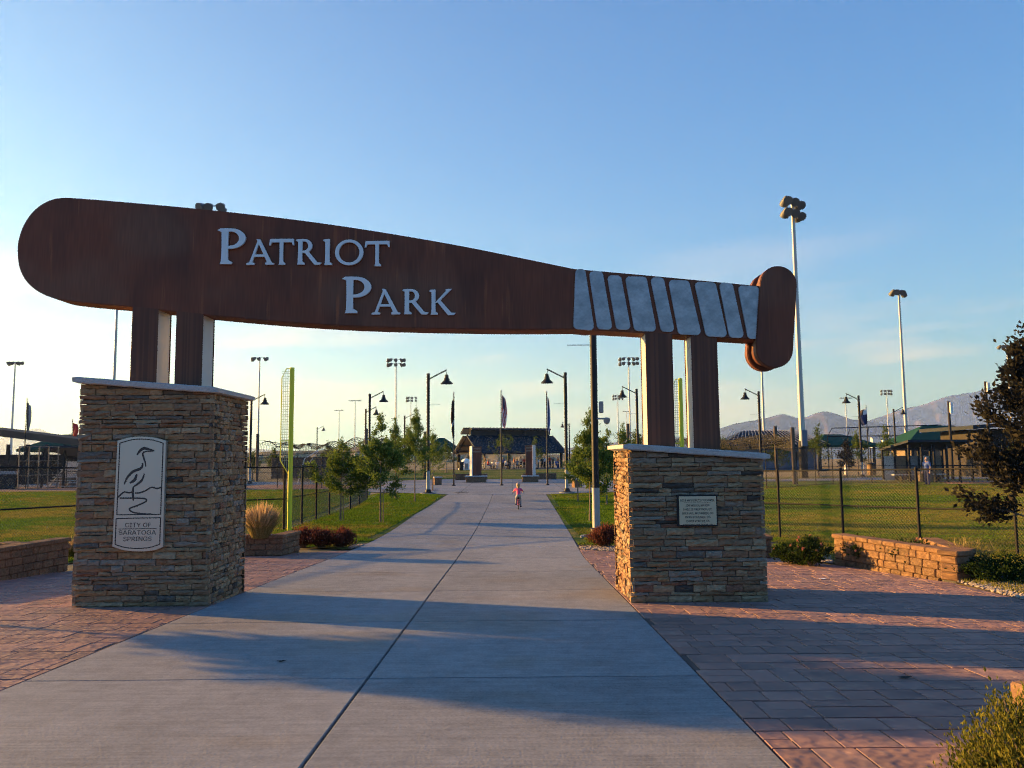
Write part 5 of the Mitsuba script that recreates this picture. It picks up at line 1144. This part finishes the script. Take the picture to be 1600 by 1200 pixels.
# ------------------------------------------------------------------ buildings and shelters of the ball fields
def hip_shelter(label, px, y, w, d, z_e, z_r, mat='green_roof_mat', rz=0.0, post='dark_brown_mat', name='shelter', walls=None, group=None):
    root = thing(name, label, 'shelter', group); c = GX(px, y); R = lambda x, yy, z: np.array([c[0] + x * math.cos(rz) - yy * math.sin(rz), c[1] + x * math.sin(rz) + yy * math.cos(rz), c[2] + z])
    e = [R(-w / 2, -d / 2, z_e), R(w / 2, -d / 2, z_e), R(w / 2, d / 2, z_e), R(-w / 2, d / 2, z_e)]; a, b = R(-max(w - d, .2) / 2, 0, z_r), R(max(w - d, .2) / 2, 0, z_r)
    m = MB(); m.add([*e, a, b], [[0, 1, 5], [0, 5, 4], [1, 2, 5], [2, 3, 4], [2, 4, 5], [3, 0, 4]]); lo = np.array(e) - [0, 0, .25]
    m.add(np.vstack([e, lo]), [[0, 4, 5, 1], [1, 5, 6, 2], [2, 6, 7, 3], [3, 7, 4, 0], [4, 7, 6, 5]]); m.part('roof', mat, root)
    for sx in (-1, 1):
        for sy in (-1, 1):
            m = MB(); m.box(R(sx * w * .42, sy * d * .4, z_e / 2 - .1), (.25, .25, z_e - .1), rz); m.part('post', post, root)
    if walls:
        m = MB(); m.box(R(0, 0, z_e * .45), (w * .8, d * .7, z_e * .9), rz); k = m.part('wall', walls, root)
        for i in range(3):
            m = MB(); m.box(R(w * (-.25 + .25 * i), -d * .35 - .02, z_e * .55), (w * .12, .06, z_e * .35), rz); m.part('window', 'black_mat', k)
    return root
hip_shelter('green hip-roofed shelter behind the right dugout', 1468, 88, 10.5, 7, 2.9, 4.9, walls='tan_mat')
hip_shelter('green hip-roofed shelter left of the right field flag', 1303, 105, 9.5, 7, 2.9, 4.4, rz=.2)
hip_shelter('teal hip-roofed shelter behind the left dugout', 112, 75, 7.5, 6, 2.9, 4.3, rz=.25)
hip_shelter('small green hip roof among trees left of the pavilion', 690, 135, 7, 6, 2.9, 5.0)
k = hip_shelter('long grey ribbed metal roof building right of the right pillar legs', 1195, 96, 13, 8, 2.9, 4.7, mat='roof_mat', walls='blue_grey_mat', name='field_house')
c = GX(1195, 96)
for i in range(24):
    x = -6.3 + i * .55; m = MB(); m.tube([c + [x, -4.0, 2.96], c + [x * .62, -.1, 4.74]], .05, 4); m.part('roof_seam', 'grey_mat', k)
def dugout(label, c, w, d, h, rz, posts=5):
    root = thing('dugout', label, 'dugout', 'roofed dugouts beside the fields'); R = lambda x, yy, z: np.array([c[0] + x * math.cos(rz) - yy * math.sin(rz), c[1] + x * math.sin(rz) + yy * math.cos(rz), c[2] + z])
    v = [R(sx * w / 2, sy * d / 2, h + (.0 if sy > 0 else .55) + z) for z in (0, .16) for sx, sy in ((-1, -1), (1, -1), (1, 1), (-1, 1))]
    m = MB(); m.add(v, [[0, 3, 2, 1], [4, 5, 6, 7], [0, 1, 5, 4], [1, 2, 6, 5], [2, 3, 7, 6], [3, 0, 4, 7]]); m.part('roof', 'roof_mat', root)
    for i in range(posts):
        for sy in (-.46, .46):
            m = MB(); m.box(R((i / (posts - 1) - .5) * w * .96, sy * d, (h + .25) / 2), (.12, .12, h + (.0 if sy > 0 else .5)), rz); m.part('post', 'fence_mat', root)
    for i in range(posts - 1):
        x = ((i + .5) / (posts - 1) - .5) * w * .96
        m = MB(); m.box(R(x, d * .47, h * .42), (w / (posts - 1) * .9, .06, h * .8), rz); m.part('rear_panel', ['pale_mat', 'tan_mat', 'grey_mat'][i % 3], root)
        m = MB(); m.tube([R(x - .6, -d * .47, h * .5), R(x + .6, -d * .47, h * .5)], .03, 5); m.part('front_rail', 'fence_mat', root)
    m = MB(); m.box(R(0, d * .25, .45), (w * .85, .35, .07), rz); m.part('bench', 'pale_mat', root)
    for i in range(3):
        m = MB(); m.box(R((i - 1) * w * .3, d * .25, .2), (.08, .3, .45), rz); m.part('bench_leg', 'fence_mat', root)
    m = MB(); m.box(R(-w * .1, -d * .1, .35), (.9, .6, .7), rz, .02); m.part('equipment_box', 'tan_mat', root)
    return root
dugout('long black-framed dugout with sloping roof on the right field', GX(1447, 55.5), 4.9, 3.2, 2.15, .15, 6)
dugout('pale-roofed dugout by the bleachers left of the taller pillar', GX(118, 57), 3.4, 2.6, 2.25, -.1, 3)
big = thing('clubhouse', 'long dark flat-roofed building behind the plum tree on the right', 'building'); c = GX(1580, 66)
m = MB(); m.box(c + [1.5, 0, 1.9], (11, 7, 3.8), -.1); kw = m.part('wall', 'dark_brown_mat', big)
for i in range(5): m = MB(); m.box(c + [-2.6 + i * 1.9, -3.62 + .19 * (i - 1.3), 1.9], (1.0, .1, 1.2), -.1); m.part('window', 'black_mat', kw)
m = MB(); v = [c + [x, y, z] for z in (0, .3) for x, y in ((-5.6, -4.4), (8.4, -5.6), (8.6, 4), (-5.2, 4.6))]; v = np.array(v); v[:, 2] += np.where(v[:, 0] > c[0], 4.7, 3.75)
m.add(v, [[0, 3, 2, 1], [4, 5, 6, 7], [0, 1, 5, 4], [1, 2, 6, 5], [2, 3, 7, 6], [3, 0, 4, 7]]); m.part('roof', 'roof_mat', big)
m = MB(); v = c + np.array([[1.2, -1, 5.0], [4.2, -1.3, 5.2], [4.2, 1.4, 6.1], [1.6, 1.4, 5.9]]); m.add(np.vstack([v, v - [0, 0, .12]]), [[0, 1, 2, 3], [4, 7, 6, 5], [0, 4, 5, 1], [1, 5, 6, 2], [2, 6, 7, 3], [3, 7, 4, 0]]); m.part('solar_panel', 'blue_grey_mat', big)
for px, tp, y, lab in ((1487, 627, 58, 'wooden net post left of the clubhouse'), (1547, 596, 56, 'taller wooden net post in front of the clubhouse')):
    k = thing('net_post', lab, 'post', 'wooden net posts'); q = GX(px, y); m = MB(); m.tube([q, q + [0, 0, P(px, tp, y)[2] - q[2]]], [.11, .09], 8); m.part('shaft', 'dark_brown_mat', k, smooth=60); m = MB(); m.box(q + [.1, -.15, P(px, tp, y)[2] - q[2] - .5], (.2, .12, .8), ch=.01); m.part('bracket', 'white_mat', k)
lb = thing('dugout_building', 'long low dark roofed stand at the left edge behind the field', 'building'); a, b = GX(-60, 60), GX(122, 66)
zt0, zt1 = P(0, 671, 60)[2], P(122, 686, 66)[2]
m = MB(); d = np.array([0, 4.5, 0]); v = [np.array([a[0], a[1], zt0 + .35]), np.array([b[0], b[1], zt1]), np.array([b[0], b[1] + 4.5, zt1]), np.array([a[0], a[1] + 4.5, zt0 + .35])]; v = np.vstack([v, np.array(v) - [0, 0, .55]])
m.add(v, [[0, 1, 2, 3], [4, 7, 6, 5], [0, 4, 5, 1], [1, 5, 6, 2], [2, 6, 7, 3], [3, 7, 4, 0]]); m.part('roof', 'brown_mat', lb)
for t in np.linspace(0, 1, 7):
    q = a + (b - a) * t; m = MB(); m.box([q[0], q[1] + .6, q[2] + 1.6], (.2, .2, 3.2)); m.part('post', 'dark_brown_mat', lb)
for i in range(5):
    q = a + (b - a) * (.02 + i * .15); m = MB(); m.box([q[0] + .9, q[1] + 3.5, q[2] + 1.2], (2.0, .15, 2.4)); m.part('back_wall', 'dark_brown_mat', lb)
def screen(label, p0, p1, H, n, mat, name='backstop', pitch=.16):
    root = thing(name, label, 'backstop', 'chain-link backstops'); A_, B_ = np.array([*p0, g(p0[1])]), np.array([*p1, g(p1[1])])
    for i in range(n + 1):
        q = A_ + (B_ - A_) * i / n; m = MB(); m.tube([q, q + [0, 0, H]], .045, 6); m.part('post', mat, root)
    for z in (.05, H * .33, H * .66, H): m = MB(); m.tube([A_ + [0, 0, z], B_ + [0, 0, z]], .025, 5); m.part('rail', mat, root)
    m = MB(); chain_link(m, A_, B_, .03, H, pitch, .0075); m.part('wire_mesh', 'dark_brown_mat' if name == 'backstop' else 'wire_mat', root, kind='stuff')
    return root
screen('tall brown chain-link backstop left of the taller pillar', xy(30, 53), xy(91, 55.5), 2.9, 4, 'tan_mat')
lw = thing('field_wall', 'grey-brown screen wall at the left edge behind the field', 'wall'); a, b = GX(-40, 54), GX(33, 55)
m = MB(); m.box([(a[0] + b[0]) / 2, 54.6, g(54.5) + .5], (b[0] - a[0], .2, 1.0)); m.part('lower_panel', 'dark_brown_mat', lw); m = MB(); m.box([(a[0] + b[0]) / 2, 54.6, g(54.5) + 1.12], (b[0] - a[0], .26, .22)); m.part('rail_band', 'grey_mat', lw)
bl = thing('bleachers', 'small pale aluminium bleachers just left of the taller pillar', 'bleachers'); c = GX(106, 56)
for i in range(4): m = MB(); m.box(c + [0, i * .6, .35 + i * .38], (2.6, .32, .06)); m.part('bench', 'pale_mat', bl); m = MB(); m.box(c + [0, i * .6 - .25, .12 + i * .38], (2.6, .24, .05)); m.part('foot_board', 'pale_mat', bl)
for s in (-1.2, 0, 1.2): m = MB(); m.tube([c + [s, -.2, 0], c + [s, 1.9, 1.5]], .03, 5); m.tube([c + [s, 1.9, 1.5], c + [s, 1.9, 0]], .03, 5); m.part('support', 'pale_mat', bl)
root = thing('backstop', 'wide slanting backstop frame behind the right field trees', 'backstop', 'chain-link backstops'); y = 95
top = [P(x, yy, y) for x, yy in ((1300, 669), (1470, 664))]; bot = [P(x, yy, y - 3) for x, yy in ((1293, 682), (1480, 680))]
m = MB(); m.tube(top, .06, 5); m.part('top_rail', 'fence_mat', root); m = MB(); m.tube(bot, .06, 5); m.part('lower_rail', 'fence_mat', root)
for t in np.linspace(0, 1, 7):
    p, q = top[0] + (top[1] - top[0]) * t, bot[0] + (bot[1] - bot[0]) * t; m = MB(); m.tube([p, q], .05, 5); m.tube([q, [q[0], q[1], g(q[1])]], .06, 5); m.part('strut', 'fence_mat', root)
m = MB()
for t in np.linspace(0, 1, 60): m.tube([top[0] + (top[1] - top[0]) * t, bot[0] + (bot[1] - bot[0]) * t], .010, 3, False)
m.part('wire_mesh', 'wire_mat', root, kind='stuff')
# batting cages: sagging nets on posts, left and right of the plaza
def netting(label, pts, zs, sag, n, seed, rows=7):
    r = np.random.default_rng(seed); root = thing('cage_netting', label, 'netting', 'sagging black batting cage nets')
    for p, z in zip(pts, zs):
        m = MB(); m.tube([[p[0], p[1], g(p[1])], [p[0], p[1], z + .1]], .13, 8); m.part('post', 'brown_mat', root, smooth=60)
    m, c = MB(), MB()
    for (p, q), (za, zb) in zip(zip(pts[:-1], pts[1:]), zip(zs[:-1], zs[1:])):
        p, q = np.array(p), np.array(q)
        for k in range(rows):
            off = np.array([0, 1.6 * k]); a = np.linspace(0, 1, 41); sc = np.abs(np.sin(np.pi * a * n + k * .9)) ** .8
            z = za + (zb - za) * a - .32 * sag - sag * .42 * (1 - sc) - sag * .75 * np.sin(np.pi * a) * .4; z[0], z[-1] = za - .3 * sag, zb - .3 * sag
            xy_ = p + (q - p) * a[:, None] + off; line = np.column_stack([xy_, z]); (c if k in (0, rows - 1) else m).tube(line, .022, 4, False)
            if k == 0:
                for j in range(0, 41): m.tube([line[j], [line[j][0], line[j][1] + 1.6 * rows, line[j][2] - .2 * sag]], .012, 3, False)
                lo = line.copy(); lo[:, 2] = za + (zb - za) * a - sag * 1.25; c.tube(lo, .03, 4, False)
                for j in range(0, 40): m.tube([line[j], lo[min(40, j + 1)]], .012, 3, False); m.tube([line[min(40, j + 1)], lo[j]], .012, 3, False)
    c.part('cable', 'fence_mat', root, kind='stuff'); m.part('net', 'fence_mat', root, kind='stuff')
netting('sagging black netting over the cages behind the yellow foul pole', [xy(402, 66), xy(572, 62), xy(664, 70)], [P(402, 680, 66)[2], P(572, 672, 62)[2], P(664, 676, 70)[2]], 1.35, 5, 1)
netting('sagging black netting over the cages behind the right pillar legs', [xy(982, 64), xy(1100, 66), xy(1213, 58), xy(1240, 52)], [P(982, 664, 64)[2], P(1100, 676, 66)[2], P(1213, 668, 58)[2], P(1240, 670, 52)[2]], 1.2, 5, 2)
bw = thing('windscreen_fence', 'brown fabric windscreen wall behind the first left trees', 'fence'); a, b = GX(425, 72), GX(580, 74)
for i in range(8):
    p, q = a + (b - a) * i / 8, a + (b - a) * (i + 1) / 8; m = MB(); m.box((p + q) / 2 + [0, 0, 1.0], (np.linalg.norm(q - p) - .05, .05, 1.9), math.atan2((b - a)[1], (b - a)[0])); m.part('fabric_panel', 'brown_mat', bw); m = MB(); m.tube([p, p + [0, 0, 2.1]], .05, 6); m.part('post', 'fence_mat', bw)
sw = thing('play_frame', 'small pale metal A-frame standing behind the left field', 'frame'); c = GX(478, 60)
m = MB(); m.tube([c + [-.6, 0, 0], c + [-.1, 0, 1.9], c + [.9, 0, 2.5]], .04, 6); m.tube([c + [.4, 0, 0], c + [.2, 0, 1.5], c + [.95, 0, 2.5]], .04, 6); m.part('tubes', 'pale_mat', sw)
for px, y, lab in ((1321, 72, 'short white bollard on the right walkway, left one'), (1349, 70, 'short white bollard on the right walkway beside the brown bin')):
    k = thing('bollard', lab, 'bollard', 'white bollards on the right walkway'); c = GX(px, y); m = MB(); m.lathe(c, [(.14, 0), (.13, .9), (.10, .98), (.001, 1.0)], 12); m.part('body', 'white_mat', k, smooth=40)
k = thing('litter_bin', 'brown slatted litter bin on the right walkway', 'bin'); c = GX(1361, 69)
for i in range(12): t = i / 12 * 2 * np.pi; m = MB(); m.box(c + [.34 * math.cos(t), .34 * math.sin(t), .5], (.02, .15, .95), t); m.part('slat', 'wood_mat', k)
m = MB(); m.lathe(c, [(.38, .95), (.40, 1.0), (.2, 1.1), (.001, 1.12)], 14); m.part('lid', 'black_mat', k)

# ------------------------------------------------------------------ farther trees
GTF = 'small trees standing beyond the fields'
for i, (px, ty, y, rad, lab) in enumerate([(1215, 680, 62, 1.4, 'bushy tree behind the thick floodlight pole, on its left'), (1278, 664, 66, 1.35, 'bright green tree right of the thick floodlight pole'), (1340, 674, 68, 1.15, 'bright green tree below the right field flag'), (1384, 665, 66, 1.25, 'bright green conical tree left of the right dugout'),
        (1322, 688, 64, .9, 'dark reddish tree right of the shelter on the right'), (784, 674, 96, 2.6, 'round tree in front of the middle of the pavilion'), (836, 684, 98, 1.7, 'sparse tree in front of the right end of the pavilion'), (738, 700, 112, .9, 'small dark red tree under the left eave of the pavilion'),
        (672, 684, 84, 1.8, 'leafy tree left of the left flagpole'), (697, 690, 92, 1.6, 'pale green tree just left of the left flagpole'), (640, 690, 96, 1.9, 'tree far behind the left lawn trees'), (428, 700, 75, 1.0, 'thin bare-looking sapling behind the yellow foul pole'), (512, 690, 88, 1.6, 'wispy tree behind the first left lawn tree'),
        (395, 706, 70, .9, 'small tree just right of the left pillar'), (1130, 682, 70, 1.5, 'yellow-green tree right of the legs on the right pillar'), (995, 672, 62, 1.7, 'green tree left of the right-hand legs'), (1590, 690, 60, 1.5, 'tree hidden behind the plum tree')]):
    b = GX(px, y); H = P(px, ty, y)[2] - b[2]
    tree('small_tree', lab, b, H, H * .28, rad, 500 + i, 14, 1500, .16, 'plum_leaf_mat' if i in (4, 7) else 'far_leaf_mat', .06, group=GTF)
# ------------------------------------------------------------------ far hills, houses and mountains
def ridge(name, prof, D, depth, z0, seed, amp, mat='hill_mat', nu=220, nv=36, front=.55):
    prof = np.array(prof, float); px = np.linspace(prof[0, 0], prof[-1, 0], nu); py = np.interp(px, prof[:, 0], prof[:, 1])
    top = np.array([P(a, b, D) for a, b in zip(px, py)]); V = []
    for j in range(nv):
        t = j / (nv - 1)
        if t <= .7: s = t / .7; y = D - depth * front * (1 - s); k = s ** 1.25
        else: s = (t - .7) / .3; y = D + depth * s; k = 1 - s ** .8
        x = top[:, 0] * (y / D); hz = top[:, 2] - z0
        n = meshkit.fbm(np.column_stack([x / (D * .045), np.full(nu, y) / (D * .10), np.zeros(nu)]), 5, seed); rv = np.abs(meshkit.fbm(np.column_stack([x / (D * .018), np.full(nu, y) / (D * .06), np.zeros(nu)]), 4, seed + 9) - .5) * 2
        z = z0 + hz * k * (1 + amp * (n - .5) * 2 * np.sin(np.pi * min(1, k)) - .0) - hz * .42 * rv * np.sin(np.pi * k) * (k < .999)
        V.append(np.column_stack([x, np.full(nu, y), z]))
    V = np.array(V).reshape(-1, 3); i, j = np.meshgrid(np.arange(nv - 1), np.arange(nu - 1), indexing='ij'); q = np.stack([i * nu + j, i * nu + j + 1, (i + 1) * nu + j + 1, (i + 1) * nu + j], -1).reshape(-1, 4)
    k = structure(name); m = MB(); m.add(V, q); m.part('slope', mat, k, smooth=True)
ridge('foothills', [(880, 700), (960, 690), (1010, 684), (1060, 682), (1090, 684), (1126, 668), (1150, 660), (1180, 654), (1205, 648), (1224, 643), (1245, 651), (1258, 650), (1275, 643), (1290, 640), (1308, 645), (1330, 653), (1350, 655), (1380, 660), (1420, 668), (1470, 672), (1560, 676), (1700, 690), (1850, 700)], 5200, 1500, -60, 61, .22)
ridge('mountains', [(1240, 700), (1300, 676), (1345, 659), (1372, 650), (1400, 640), (1424, 632), (1450, 626), (1478, 617), (1500, 613), (1520, 611), (1545, 604), (1570, 600), (1600, 592), (1660, 585), (1750, 570), (1800, 580)], 7200, 1900, -70, 62, .26)
ridge('hills', [(-250, 680), (-100, 684), (0, 684), (30, 672), (60, 667), (85, 678), (100, 680), (120, 670), (150, 668), (220, 680), (330, 694), (450, 704), (600, 709), (700, 712)], 7400, 1800, -70, 63, .12)
ridge('knoll', [(380, 707), (430, 704), (500, 703), (540, 699), (575, 696), (600, 698), (640, 704), (720, 708), (800, 709), (900, 709), (1000, 708), (1100, 707), (1200, 707)], 420, 90, -2, 64, .2, 'dry_mat')
r = np.random.default_rng(88)
for i in range(14):
    px = 1355 + i * 14 + r.uniform(-4, 4); D = r.uniform(1300, 1900); c = P(px, r.uniform(686, 697), D); k = thing('far_house', 'tiny pale house in the hazy valley below the mountains', 'house', 'tiny houses in the hazy valley')
    w_, h_ = r.uniform(9, 14), r.uniform(5, 7); zb = c[2] - 18; m = MB(); m.box([c[0], c[1], c[2] - 6 + h_ / 2], (w_, 9, h_ + 12)); m.part('wall', 'pale_mat', k); m = MB(); x0, x1 = c[0] - w_ * .55, c[0] + w_ * .55; zt = c[2] + h_
    m.add([[x0, D - 5, zt], [x1, D - 5, zt], [x1, D + 5, zt], [x0, D + 5, zt], [x0, D, zt + 2.5], [x1, D, zt + 2.5]], [[0, 1, 5], [0, 5, 4], [2, 3, 4], [2, 4, 5], [1, 2, 5], [3, 0, 4]]); m.part('roof', 'grey_mat', k)

# ------------------------------------------------------------------ haze: the evening air between the park and the mountains
scene['air'] = {'type': 'homogeneous', 'albedo': {'type': 'rgb', 'value': [0.92, 0.925, 0.96]}, 'sigma_t': {'type': 'rgb', 'value': [4.8e-5, 7.4e-5, 1.45e-4]}, 'phase': {'type': 'hg', 'g': 0.4}}
labels['haze'] = {'kind': 'stuff', 'label': 'thin evening haze in the air'}
scene['haze'] = {'type': 'cube', 'bsdf': {'type': 'null'}, 'interior': {'type': 'ref', 'id': 'air'},
                 'to_world': T().translate([0, 5320, 410]).scale([8300, 5380, 550])}
